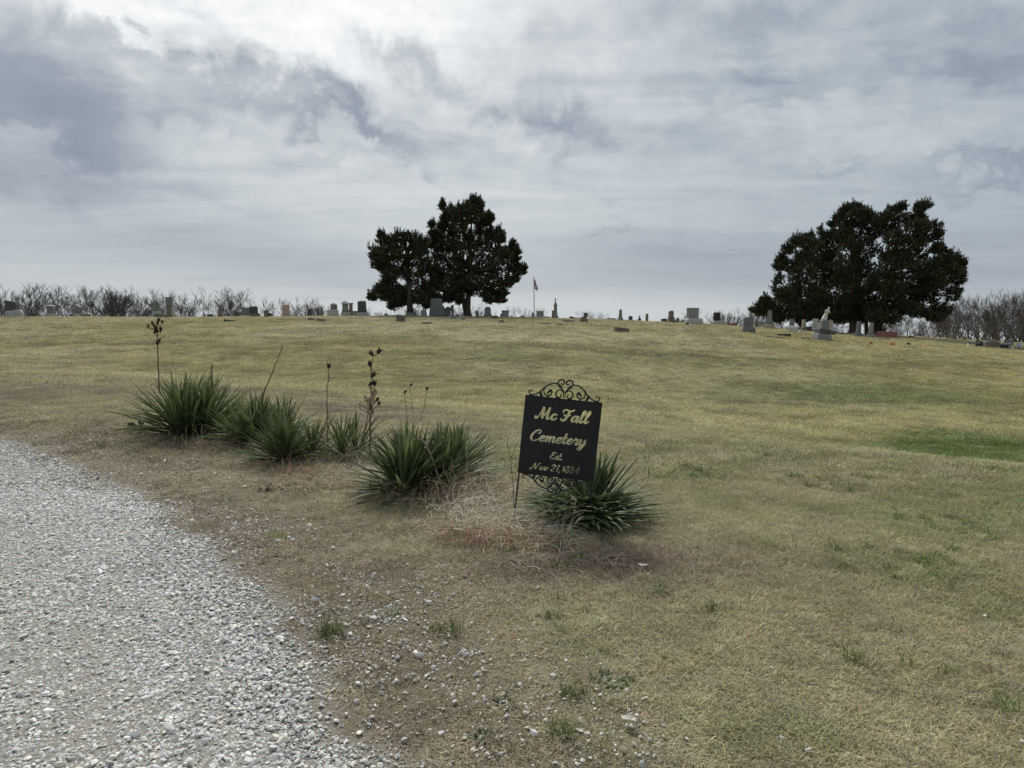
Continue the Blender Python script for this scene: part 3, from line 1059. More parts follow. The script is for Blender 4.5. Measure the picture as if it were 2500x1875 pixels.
def build_sign():
    DS = 5.92
    ct = at(1366.3, 1069.8, DS)
    roll = R(5.75)
    root = empty('cemetery_sign', (0, 0, 0))
    tag(root, 'black steel plate sign with cut-out script lettering and scrollwork, leaning right', 'sign')
    B = Matrix.Translation(ct) @ Matrix.Rotation(R(-3), 4, 'Z') @ Matrix.Rotation(roll, 4, 'Y') @ Matrix.Rotation(R(2), 4, 'X')
    gx = ct.x - .31 * math.sin(roll)
    g0 = Vector((gx, DS, float(zf(gx, DS))))
    base = Matrix.Translation(g0) @ Matrix.Rotation(roll, 4, 'Y')
    root.matrix_basis = base
    loc = base.inverted() @ B
    W2, H2 = .298, .307
    fld = Field(-W2, W2, -H2, H2, .0020)
    top = H2
    write(fld, 'Mc Fall', -.190, .205, top - .168, .092, .0108, .0034)
    write(fld, 'Cemetery', -.232, .205, top - .345, .088, .0098, .0032)
    write(fld, 'Est.', -.062, .040, top - .476, .054, .0054, .0032)
    write(fld, 'Nov 21,1884', -.198, .178, top - .572, .052, .0056, .0034)
    # plate = inside the rectangle and outside the strokes; stop the grid exactly on the rectangle
    fx = np.linspace(-W2, W2, len(fld.x)); fy = np.linspace(-H2, H2, len(fld.y))
    V, F = plate(fx, fy, -fld.d, .0035)
    pl = link('panel', mesh('panel', V, F, ST_BLACK), root); pl.matrix_local = loc
    sf = scroll_field(.150)
    V, F = plate(sf.x, sf.y, sf.d, .0035)
    s1 = link('top_scroll', mesh('top_scroll', V, F, ST_BLACK), root); s1.matrix_local = loc @ Matrix.Translation((0, 0.0, H2 + .002))
    tag(s1, 'curled steel scrollwork with a heart along the top edge')
    sf = scroll_field(.128)
    V, F = plate(sf.x, sf.y, sf.d, .0035)
    s2 = link('bottom_scroll', mesh('bottom_scroll', V, F, ST_BLACK), root); s2.matrix_local = loc @ Matrix.Translation((0, 0.0, -H2 - .002)) @ Matrix.Rotation(math.pi, 4, 'Y') @ Matrix.Scale(.93, 4, (1, 0, 0))
    tag(s2, 'upside-down steel scrollwork hanging under the panel')
    inv = base.inverted()
    for px, py, sx in ((1251, 1279, -1), (1435, 1275, 1)):
        g = at(px, py, DS); g.z = float(zf(g.x, DS)) - .06
        a = inv @ (B @ Vector((sx * (W2 - .012), .010, .28)))
        b = inv @ (B @ Vector((sx * (W2 - .012), .010, -H2)))
        c = inv @ g
        mb = MB(); mb.tube([a, b, b + (c - b) * .08, c], .0065, 6)
        mb.build('leg', ST_BLACK, root)


build_sign()

# ------------------------------------------------------------------ yucca plants
Y_GREEN = plain('yucca_leaf', (.118, .155, .064), .6, .25, var=.5, trans=.18)
Y_DRY = plain('dry_yucca_leaf', (.27, .23, .16), .8, .2, var=.3)
Y_STALK = plain('dry_stalk', (.13, .095, .065), .85, .1, var=.2)
Y_POD = plain('seed_capsule', (.030, .022, .020), .8, .2, var=.3)
Y_PODPALE = plain('pale_dried_flower', (.36, .27, .19), .85, .1, var=.3)


def leaf_shape(seed, bend, kink=None, w=.034):
    g_ = np.random.default_rng(seed)
    n = 9; p = np.zeros(3); ang = 0.0; V = []; F = []; tw = g_.normal(0, .25)
    for k in range(n + 1):
        t = k / n
        ww = w * (.55 + 1.1 * t ** .6 * (1 - t) ** .35) * (1 if t < .92 else .45) * (1 - t ** 5) + .0006
        dp = .22 * ww
        a = tw * t
        dx_, dy_ = math.cos(a), math.sin(a)
        cx_, cy_ = p[0], p[1]
        V += [(cx_ - ww / 2 * dx_, cy_ - ww / 2 * dy_ * .4 + dp * math.cos(ang) * -1, p[2] + dp * math.sin(ang)), (cx_, cy_, p[2]),
              (cx_ + ww / 2 * dx_, cy_ + ww / 2 * dy_ * .4 + dp * math.cos(ang) * -1, p[2] + dp * math.sin(ang))]
        st = 1.0 / n
        p = p + np.array([0, math.sin(ang), math.cos(ang)]) * st
        ang += bend / n * (0.4 + 1.4 * t)
        if kink and abs(t - kink) < .5 / n: ang += 1.5
    for k in range(n):
        a = 3 * k
        F += [(a, a + 1, a + 4, a + 3), (a + 1, a + 2, a + 5, a + 4)]
    return V, F


LEAVES = [mesh('leaf', *leaf_shape(i, b, None, .052 + .008 * (i % 3)), Y_GREEN, True) for i, b in enumerate([.02, .08, .18, .3, .45, .65, -.06, .12, .25])]
LEAVES_K = [mesh('leaf', *leaf_shape(40 + i, .2, k, .050), Y_GREEN, True) for i, k in enumerate([.5, .66, .4])]
LEAVES_D = [mesh('dry_leaf', *leaf_shape(60 + i, b, k, .040), Y_DRY, True) for i, (b, k) in enumerate([(1.4, None), (2.0, None), (1.0, .5), (.6, .3), (2.6, None)])]


def leaf_matrix(azm, tilt, ln, wd, r0):
    # leaf mesh grows along +Z and bends towards +Y; tilt leans it to +Y, then azimuth
    return Matrix.Rotation(azm, 4, 'Z') @ Matrix.Translation((0, r0, 0)) @ Matrix.Rotation(-tilt, 4, 'X') @ Matrix.Diagonal((wd, ln, ln, 1))


def yucca(name, loc, ln, n_leaf, n_dry, label, seed, lo=.12, hi=1.42, flat=0.0, nstuff=110, heads=1, sprd=.07, wd=None, inner=.85, duck=0, offs=None):
    g_ = np.random.default_rng(seed)
    root = empty(name, loc)
    tag(root, label, 'yucca', 'yucca plants in a row beside the gravel road')
    cs = [(g_.normal(0, sprd), g_.normal(0, sprd * .7)) for _ in range(heads)]
    cs[0] = (0, 0)
    if offs: cs = offs; heads = len(cs)

    def one(i, n):
        t = (i + .5) / n
        tilt = lo + (hi - lo) * t ** .9 + g_.normal(0, .16)
        azm = i * 2.39996 + g_.normal(0, .5)
        l = ln * g_.uniform(.66, 1.14) * (inner + (1 - inner) * t)
        if duck and math.cos(azm) < -.15: tilt = max(tilt, duck + g_.uniform(0, .3))
        c = cs[int(g_.integers(0, heads))]
        if duck and c[1] < -.1: tilt = max(tilt, 1.12 + g_.uniform(0, .35))
        mt = Matrix.Translation((c[0], c[1], .02 + .07 * (1 - t))) @ leaf_matrix(azm, min(max(tilt, .02), 1.5), l, (wd or ln) * g_.uniform(.8, 1.1), .015 + .03 * t)
        return mt, tilt
    for i in range(n_leaf):
        mt, tilt = one(i, n_leaf)
        me = LEAVES_K[int(g_.integers(0, 3))] if g_.random() < .035 else LEAVES[int(g_.integers(0, 9))]
        o = link('leaf', me, root); o.matrix_basis = mt
    V = []; F = []
    for i in range(nstuff):
        mt, tilt = one(int(g_.integers(0, n_leaf)), n_leaf)
        me = LEAVES[int(g_.integers(0, 9))]
        b = len(V)
        for v in me.vertices: V.append(tuple(mt @ v.co * 1.0))
        F += [tuple(k + b for k in p_.vertices) for p_ in me.polygons]
    o = link('inner_leaves', mesh('inner_leaves', V, F, Y_GREEN, True), root); o['kind'] = 'stuff'
    for i in range(n_dry):
        mt = leaf_matrix(g_.uniform(0, 6.28), g_.uniform(1.15, 1.55), ln * g_.uniform(.45, .85), ln * .75, .03)
        o = link('dry_leaf', LEAVES_D[int(g_.integers(0, 5))], root); o.matrix_basis = Matrix.Translation((0, 0, .05)) @ mt
        o['label'] = 'withered tan leaf drooping at the foot of the plant'
    return root


def pod_mesh(name, mat, s=1.0, open_=.35):
    mb = MB(); n = 6; rings = []
    for z, r in ((0, .25), (.25, .75), (.6, .9), (.85, .62)):
        rings.append([(r * .38 * s * math.cos(6.2832 * k / n), r * .38 * s * math.sin(6.2832 * k / n), z * s) for k in range(n)])
    mb.loft(rings, True, True)
    for k in range(3):
        a = 2.094 * k
        cx_, cy_ = .22 * s * math.cos(a), .22 * s * math.sin(a)
        V = [(cx_ + .16 * s * math.cos(a + q), cy_ + .16 * s * math.sin(a + q), .75 * s) for q in (0, 2.1, 4.2)] + [(cx_ * (1 + open_ * 2.4), cy_ * (1 + open_ * 2.4), 1.18 * s)]
        mb.add(V, [(0, 1, 3), (1, 2, 3), (2, 0, 3)])
    return mesh(name, mb.V, mb.F, mat)


POD = pod_mesh('seed_pod', Y_POD); POD_P = pod_mesh('dried_flower', Y_PODPALE, 1.0, .8)


def stalk(root, pts_px, d, r0, r1, pods, side=(), name='flower_stalk', mat=None, label=None):
    """pts_px along the stalk (photo pixels, at distance d); pods: (px, py, size_px, kind)"""
    base = Vector(root.location)
    P = [at(px, py, d + .0) for px, py in pts_px]
    mb = MB(); n = len(P)
    Q = crspline([tuple(p - base) for p in P], 5)
    g_ = np.random.default_rng(int(pts_px[0][0]))
    Q = Q + g_.normal(0, .0035, Q.shape)
    rr = list(np.linspace(r0, r1, len(Q)))
    mb.tube(Q, rr, 5)
    for (ax, ay), (bx, by) in side:
        a = at(ax, ay, d) - base; b = at(bx, by, d + .03) - base
        mb.tube([a, (a + b) / 2 + Vector((0, 0, -.006)), b], [r1 * .9, r1 * .7, r1 * .5], 4)
    for px, py, s, k in pods:          # little pedicels
        a = at(px, py, d) - base
        j = int(np.argmin([(Vector(q) - (a + Vector((0, 0, -.03)))).length for q in Q]))
        mb.tube([Q[j], (Vector(Q[j]) + a) / 2 + Vector((0, 0, -.008)), a], [r1 * .9, r1 * .7, r1 * .6], 4)
    st = mb.build(name, mat or Y_STALK, root)
    if label: st['label'] = label
    for px, py, s, k in pods:
        p = at(px, py, d) - base
        o = link('seed_pod' if k == 0 else 'dried_flower', POD if k == 0 else POD_P, st)
        sz = s * d / FPX
        o.matrix_basis = Matrix.Translation(p) @ Euler((g_.normal(0, .45), g_.normal(0, .45), g_.uniform(0, 6)), 'XYZ').to_matrix().to_4x4() @ Matrix.Scale(sz, 4)
    return st


def gp(px, py):
    return ground(px, py)


YD = {}
# right plant, behind the sign
ya = at(1424, 1264, 6.22); ya.z = float(zf(ya.x, ya.y))
y_sign = yucca('yucca', ya, .64, 280, 40, 'dark green yucca behind and right of the black sign', 1, .10, 1.46, nstuff=210, heads=4, sprd=.08, wd=.46, inner=.60, duck=.95, offs=[(0, 0), (.07, -.20), (-.14, -.16), (.14, .04), (.03, -.34), (.05, .03), (.10, .08)])
yb = gp(1010, 1200)
y_mid = yucca('yucca', yb, .64, 240, 24, 'wide yucca left of the sign, with flat leaves reaching over the turf', 2, .08, 1.45, nstuff=120, heads=4, sprd=.14, wd=.52)
y_midr = yucca('yucca', gp(1112, 1165), .56, 120, 12, 'half-hidden grey-green yucca between the wide yucca and the sign', 12, .1, 1.3, nstuff=40, wd=.5)
yc = gp(690, 1128)
y_small = yucca('yucca', yc, .54, 190, 16, 'low bright green yucca in front of the two left-hand clumps', 3, .10, 1.42, nstuff=110, heads=2, sprd=.06, wd=.34)
yd = gp(640, 1085)
y_back = yucca('yucca', yd, .66, 230, 14, 'second yucca from the left, a bare slanting stalk rising from it', 4, .08, 1.45, nstuff=110, heads=4, sprd=.14, wd=.42)
ye = gp(462, 1062)
y_left = yucca('yucca', ye, .86, 280, 18, 'largest yucca at the left end of the row with broad fan of leaves', 5, .08, 1.40, nstuff=190, heads=5, sprd=.17, wd=.50)
yf = gp(835, 1118)
y_thin = yucca('yucca', yf, .54, 120, 20, 'sparse thin yucca in the gap beneath the single-pod stalk', 6, .05, 1.3, nstuff=30, heads=3, sprd=.13, wd=.34)

dl = ye.y
stalk(y_left, [(389, 960), (387, 910), (385, 860), (384, 820), (380, 798)], dl, .011, .005,
      [(386, 786, 11, 0), (372, 790, 10, 0), (380, 806, 11, 0), (395, 806, 10, 0), (376, 815, 11, 0), (386, 812, 12, 0), (397, 790, 9, 0), (361, 803, 11, 1),
       (364, 800, 9, 0), (388, 836, 9, 0), (391, 833, 8, 0), (378, 800, 10, 0), (384, 794, 9, 0), (383, 842, 8, 0), (392, 812, 9, 0)],
      [((384, 838), (372, 822)), ((384, 838), (366, 826)), ((386, 830), (404, 818)), ((384, 806), (368, 802))], label='upright stalk topped with a cluster of dark open pods')
stalk(y_left, [(519, 960), (518, 925), (516, 900), (517, 886)], dl, .013, .007, [], [((517, 898), (523, 889))], label='broken-off bare stalk')
stalk(y_back, [(636, 990), (648, 950), (664, 912), (678, 878), (688, 850), (692, 836)], yd.y, .009, .003, [],
      [((684, 860), (688, 856)), ((670, 892), (664, 884)), ((689, 848), (685, 846)), ((676, 880), (680, 874)), ((661, 915), (656, 908))], label='long bare stalk slanting up to the right')
stalk(y_thin, [(800, 1080), (800, 1040), (799, 1000), (798, 960), (802, 925), (802, 902)], yf.y, .008, .004, [(802, 900, 14, 0), (806, 925, 6, 1)],
      [((799, 955), (793, 947)), ((801, 924), (806, 920)), ((802, 915), (798, 920))], label='thin stalk with one dark pod at its tip')
stalk(y_mid, [(904, 1110), (904, 1060), (904, 1010), (906, 960), (907, 920), (908, 890), (913, 866)], yb.y + .35, .010, .0045,
      [(911, 868, 15, 0), (921, 864, 16, 0), (903, 895, 15, 0), (908, 921, 15, 0), (900, 942, 15, 0), (914, 943, 15, 0)] +
      [(912 + a, 960 + b, 9, 1) for a, b in ((0, 0), (6, -5), (-6, 2), (9, 0), (-3, 8), (4, 6))] +
      [(900 + a, 978 + b, 10, 1) for a, b in ((0, 0), (7, -3), (-7, 2), (12, 5), (-3, 9), (5, 7), (-10, -5), (14, -4), (9, -9), (3, 0))] +
      [(918, 980, 12, 0), (924, 989, 12, 0), (908, 998, 10, 0), (880, 990, 10, 1), (878, 996, 9, 1), (903, 1010, 9, 1), (911, 1010, 9, 0), (898, 1008, 8, 1)],
      [((904, 1000), (884, 985)), ((905, 990), (918, 978)), ((905, 995), (898, 980)), ((904, 1005), (912, 1000))], label='tall stalk carrying dark pods above pale dried flowers')
stalk(y_mid, [(888, 1100), (890, 1060), (896, 1020), (902, 990)], yb.y + .4, .007, .004, [], [((891, 1050), (884, 1038))], label='short dry side stalk')
for k, (pp, tip) in enumerate([([(996, 1040), (992, 1000), (987, 962)], (987, 960)), ([(1008, 1010), (1004, 975), (1001, 944)], (1001, 942)), ([(1026, 1030), (1036, 990), (1042, 955)], (1042, 953))]):
    stalk(y_mid, pp, yb.y + .6, .003, .002, [(tip[0], tip[1], 9, 0)], label='hair-thin dry stem with one small pod')


# ------------------------------------------------------------------ dry weeds, straw, twigs at the foot of the row
STRAW = tinted('dry_straw', 'GEOMETRY', rough=.8, trans=.15, spec=.15, vary=.5, nscale=80)


def strands(name, spots, label, seed, kind='stuff'):
    """spots: (px, py, rx, ry metres, count, length, lift, colour, upright)"""
    g_ = np.random.default_rng(seed)
    V = []; F = []; C = []
    for px, py, rx, ry, n, ln, lift, c, upr in spots:
        g = gp(px, py)
        for i in range(int(n * 1.25)):
            a = g_.uniform(0, 6.28); q = math.sqrt(g_.random())
            x = g.x + rx * q * math.cos(a); y = g.y + ry * q * math.sin(a)
            z0 = float(zf(x, y)) + lift * g_.random() * (1 - q * .7)
            az_ = g_.uniform(0, 6.28); e_ = g_.uniform(.02, .5) if g_.random() > upr else g_.uniform(.7, 1.45)
            L_ = ln * g_.uniform(.5, 1.2); w = g_.uniform(.0028, .0060)
            p = np.array([x, y, z0]); cl = np.array(c) * math.exp(g_.normal(0, .28))
            ca_, sa_ = math.cos(az_), math.sin(az_); b0 = len(V); cu = g_.uniform(.1, .6); daz = g_.normal(0, .35)
            for k in range(5):
                t = k / 4; wv_ = w * (1 - .6 * t)
                V += [tuple(p + np.array([-sa_, ca_, .5]) * wv_ / 2), tuple(p - np.array([-sa_, ca_, .5]) * wv_ / 2)]
                C += [cl, cl]
                p = p + np.array([ca_ * math.cos(e_), sa_ * math.cos(e_), math.sin(e_)]) * L_ / 4
                e_ -= cu; az_ += daz; ca_, sa_ = math.cos(az_), math.sin(az_)
                gz = float(zf(p[0], p[1])) + .004 if k == 1 else gz if k > 1 else -9
                if p[2] < gz: p[2] = gz; e_ = abs(e_) * .3
            F += [(b0 + 2 * k, b0 + 2 * k + 1, b0 + 2 * k + 3, b0 + 2 * k + 2) for k in range(4)]
    me = fastmesh(name, np.array(V), np.array(F), STRAW)
    setattr_col(me, 'tint', np.clip(np.array(C), 0, .8))
    o = link(name, me)
    tag(o, label, kind=kind)
    return o


TAN = (.42, .34, .24); PALE = (.56, .50, .39); RUST = (.32, .21, .14); GRYB = (.30, .25, .20)
strands('dry_grass', [
    (830, 1195, .75, .30, 520, .26, .07, TAN, .2), (760, 1160, .5, .25, 260, .24, .06, RUST, .25), (880, 1170, .5, .3, 260, .26, .08, PALE, .3),
    (1060, 1230, .55, .25, 420, .26, .10, TAN, .25), (1120, 1225, .35, .22, 260, .26, .12, RUST, .35), (1180, 1215, .5, .35, 380, .34, .14, TAN, .45),
    (1250, 1290, .50, .28, 560, .30, .10, PALE, .25), (1280, 1325, .42, .20, 360, .28, .07, TAN, .15), (1380, 1375, .45, .14, 160, .26, .03, GRYB, .1), (1170, 1250, .45, .3, 300, .30, .14, PALE, .4),
    (1210, 1320, .45, .25, 300, .26, .05, RUST, .15), (560, 1095, .6, .25, 260, .28, .08, TAN, .3), (640, 1140, .5, .2, 200, .24, .04, GRYB, .15),
    (900, 1110, .6, .4, 320, .36, .18, PALE, .6), (860, 1080, .5, .4, 240, .34, .16, TAN, .6), (400, 1075, .6, .25, 120, .3, .04, TAN, .1),
    (700, 1180, .7, .25, 160, .2, .02, TAN, .1), (1130, 1290, .6, .22, 240, .24, .03, TAN, .1), (340, 1200, .8, .5, 300, .10, .01, PALE, .1),
    (480, 1160, .9, .5, 300, .10, .01, TAN, .1)],
    'tangled straw and dead grass lying round the feet of the yuccas', 5)


def weed(name, lines, d, r, col_, label, cat, mat=None):
    mb = MB()
    P = [[at(px, py, d + k * .02) for px, py in ln_] for k, ln_ in enumerate(lines)]
    b = P[0][0].copy(); b.z = float(zf(b.x, b.y))
    P[0][0].z = b.z - .02
    for k, pl_ in enumerate(P):
        Q = crspline([tuple(p - b) for p in pl_], 4)
        mb.tube(Q, list(np.linspace(r if k == 0 else r * .7, r * .35, len(Q))), 4)
    o = mb.build(name, mat or col_, None, b)
    tag(o, label, cat, 'dry weeds standing among the yuccas')
    return o


W_PALE = plain('pale_weed_stem', (.55, .49, .37), .8, .1, var=.1)
W_DARK = plain('dark_weed_twig', (.12, .10, .085), .8, .1, var=.1)
weed('dry_weed', [[(1142, 1190), (1140, 1120), (1137, 1060), (1142, 1020), (1158, 1004)], [(1139, 1070), (1150, 1000), (1162, 975), (1172, 968)], [(1160, 980), (1170, 962), (1179, 978)], [(1158, 985), (1150, 968), (1140, 974)]], yb.y - .1, .0032, W_PALE,
     'tall nodding grass stem with a drooping feathery head between yucca and sign', 'weed')
weed('dry_weed', [[(1188, 1200), (1186, 1100), (1196, 1040), (1210, 1000), (1229, 964)], [(1200, 1030), (1224, 1010), (1245, 1016), (1254, 1004)], [(1205, 1010), (1215, 985), (1226, 974)]], 6.6, .003, W_PALE,
     'pale forked grass stem left of the sign panel, taller fork', 'weed')
weed('dry_weed', [[(1150, 1215), (1180, 1160), (1215, 1120), (1250, 1090), (1272, 1080)], [(1200, 1135), (1220, 1085), (1240, 1060), (1236, 1054)]], 6.4, .003, W_PALE,
     'pale grass stem arching rightwards to the lower left corner of the sign', 'weed')
weed('dry_twig', [[(1256, 1250), (1252, 1180), (1246, 1120), (1236, 1080), (1210, 1055)], [(1246, 1120), (1258, 1095), (1262, 1080)], [(1240, 1085), (1238, 1065), (1228, 1040)], [(1250, 1160), (1240, 1135), (1225, 1120)]], 6.15, .0032, W_DARK,
     'dark branching twig beside the left leg of the sign', 'twig')
weed('dry_twig', [[(1100, 1240), (1102, 1215), (1106, 1190), (1106, 1172)], [(1104, 1200), (1112, 1190)]], 6.9, .008, plain('bleached_twig', (.50, .47, .42), .8, .1, var=.1),
     'short bleached white twig standing at the foot of the wide yucca', 'twig')
weed('dry_weed', [[(1026, 1215), (1024, 1190), (1016, 1165), (1014, 1148)], [(1020, 1175), (1008, 1160)], [(1024, 1190), (1032, 1165)]], 6.95, .009, plain('rust_stem', (.36, .16, .09), .8, .1, var=.2),
     'curled rust-orange dead stem in front of the wide yucca', 'weed')
weed('dry_twig', [[(1086, 1108), (1040, 1085), (1004, 1072), (968, 1056), (948, 1044)]], yb.y - .15, .010, plain('bent_dry_stem', (.30, .26, .21), .8, .1, var=.2),
     'bent thick dry stem leaning left over the wide yucca', 'twig')
weed('dry_twig', [[(540, 1000), (545, 960), (560, 920), (570, 898)], [(548, 955), (540, 935)]], ye.y - .3, .003, W_DARK,
     'thin dark twig leaning right above the largest yucca', 'twig')
weed('dry_twig', [[(630, 1010), (624, 975), (620, 950), (613, 938)], [(622, 960), (634, 945)], [(625, 980), (640, 962)]], yd.y - .2, .004, W_DARK,
     'small forked twig over the second yucca from the left', 'twig')
weed('dry_weed', [[(846, 1130), (852, 1090), (838, 1060), (826, 1030)], [(850, 1085), (870, 1060), (890, 1050)], [(845, 1070), (862, 1040)]], yf.y - .3, .003, W_PALE,
     'pale spindly weed in the sparse yucca', 'weed')

# the fallen seed head at the far left
fb = gp(345, 1052)
root = empty('fallen_seed_head', fb)
tag(root, 'dark broken seed head lying on the turf left of the largest yucca', 'seed head')
mb = MB(); mb.tube([(-.30, -.12, .02), (-.12, -.04, .05), (.05, 0, .07), (.16, .02, .05)], [.008, .008, .007, .005], 5); mb.build('stem', Y_STALK, root)
for i in range(16):
    o = link('seed_pod', POD, root); t = rnd.random()
    o.matrix_basis = Matrix.Translation((-.12 + .26 * t, -.03 + rnd.uniform(-.05, .05), .03 + rnd.uniform(0, .08))) @ Euler((rnd.uniform(-2, 2), rnd.uniform(-2, 2), rnd.uniform(0, 6))).to_matrix().to_4x4() @ Matrix.Scale(rnd.uniform(.05, .07), 4)
fb = gp(672, 1195)
root = empty('fallen_seed_head', fb)
tag(root, 'small clump of dark fallen pods in front of the low bright green yucca', 'seed head')
for i in range(9):
    o = link('seed_pod', POD if i % 3 else POD_P, root)
    o.matrix_basis = Matrix.Translation((rnd.uniform(-.12, .12), rnd.uniform(-.10, .10), .02)) @ Euler((rnd.uniform(-2, 2), rnd.uniform(-2, 2), rnd.uniform(0, 6))).to_matrix().to_4x4() @ Matrix.Scale(rnd.uniform(.035, .05), 4)

# green weed rosettes and grass tufts one can count
G_TUFT = plain('weed_green', (.085, .125, .035), .6, .3, var=.35, trans=.25)
G_PALE = plain('tuft_green', (.20, .225, .085), .7, .2, var=.35, trans=.25)


def tuft(px, py, rad, h, n, mat, label, broad=False):
    g = gp(px, py)
    me = clump(int(px + py), n, rad, h, .006 if not broad else .014, .35 if not broad else .8, mat, .45)
    me.name = 'grass_tuft'
    o = link('green_weed' if broad else 'grass_tuft', me, None, g)
    tag(o, label, 'weed' if broad else 'grass tuft')


tuft(808, 1550, .06, .13, 130, G_PALE, 'largest spiky pale green grass tuft at the road edge')
tuft(815, 1496, .05, .05, 50, G_TUFT, 'low dark green weed just beyond the spiky tuft', True)
tuft(680, 1315, .09, .07, 90, G_PALE, 'soft green tuft alone on brown turf left of the sign')
tuft(957, 1506, .04, .045, 40, G_TUFT, 'small green weed right of the spiky tuft', True)
tuft(1232, 1718, .055, .05, 60, G_TUFT, 'bright green leafy weed among white pebbles at the bottom', True)
tuft(1090, 1545, .09, .09, 90, G_PALE, 'yellow-green grass tuft directly below the wide yucca')
tuft(1372, 1790, .05, .10, 80, G_PALE, 'yellowish upright tuft among pebbles near the bottom edge')
tuft(1400, 1700, .06, .08, 80, G_PALE, 'pale tuft behind the yellowish tuft at the bottom')
tuft(1190, 1800, .05, .05, 50, G_TUFT, 'dark small weed at the bottom edge left of the yellowish tuft', True)
tuft(1500, 1660, .10, .06, 80, G_TUFT, 'dark green spreading weed in the brown patch lower centre', True)
tuft(98, 1085, .10, .06, 60, G_TUFT, 'green weed beside the far end of the gravel', True)
tuft(245, 1092, .10, .12, 90, G_PALE, 'pale tuft on the verge below the fallen seed head')
tuft(535, 1222, .08, .05, 50, G_TUFT, 'dark weed on the rusty patch of the verge', True)

# fallen leaves and pebbles one can count
LEAFM = plain('fallen_leaf', (.36, .23, .14), .8, .2, var=.3)


def fallen(px, py, s, label, mat=LEAFM):
    g = gp(px, py); g_ = np.random.default_rng(int(px))
    n = 9; V = [(0, 0, .01)]
    for k in range(n):
        a = 6.283 * k / n; r = s * g_.uniform(.55, 1.0)
        V.append((r * math.cos(a), r * .7 * math.sin(a), .012 + g_.uniform(0, .35) * s))
    F = [(0, 1 + k, 1 + (k + 1) % n) for k in range(n)]
    o = link('fallen_leaf', mesh('fallen_leaf', V, F, mat), None, g + Vector((0, 0, .02)))
    tag(o, label, 'leaf', 'dead leaves on the turf')


fallen(741, 1146, .05, 'curled brown dead leaf in the straw beside the sparse yucca')
fallen(754, 1176, .055, 'flat tan dead leaf in front of the straw, lower of two')
fallen(500, 1176, .03, 'pale dead leaf on the verge below the largest yucca', plain('pale_leaf', (.5, .45, .36)))
fallen(1571, 1393, .04, 'whitish curled dead leaf on the turf right of the sign', plain('whitish_leaf', (.55, .50, .42)))
fallen(1538, 1780, .04, 'thin pale dead leaf near the bottom edge', plain('grey_leaf', (.5, .46, .40)))


# ------------------------------------------------------------------ gravestones
# each row: name, category, distance (0 = where its foot meets the ground in view), turn, lean, thickness ratio,
#           pieces bottom to top (part, shape, material, x0, x1, ytop, ybottom), label
def prof(shape, w, h):
    a = w / 2
    if shape == 'gable': return [(-a, 0), (a, 0), (a, h * .82), (0, h), (-a, h * .82)]
    if shape == 'round': return [(-a, 0), (a, 0), (a, h - a * .8)] + [(a * math.cos(t), h - a * .8 + a * .8 * math.sin(t)) for t in np.linspace(.3, 2.84, 8)] + [(-a, h - a * .8)]
    if shape == 'serp': return [(-a, 0), (a, 0), (a, h * .88), (a * .6, h * .93), (a * .25, h), (-a * .25, h), (-a * .6, h * .93), (-a, h * .88)]
    if shape == 'shoulder': return [(-a, 0), (a, 0), (a, h * .72), (a * .82, h * .82), (a * .62, h * .86), (a * .55, h), (-a * .55, h), (-a * .62, h * .86), (-a * .82, h * .82), (-a, h * .72)]
    if shape == 'slope': return [(-a, 0), (a, 0), (a, h * .72), (-a, h)]
    if shape == 'bow': return [(-a, 0), (a, 0), (a, h * .9)] + [(a * math.cos(t), h * .9 + h * .1 * math.sin(t)) for t in np.linspace(.35, 2.79, 6)] + [(-a, h * .9)]
    return [(-a, 0), (a, 0), (a, h), (-a, h)]


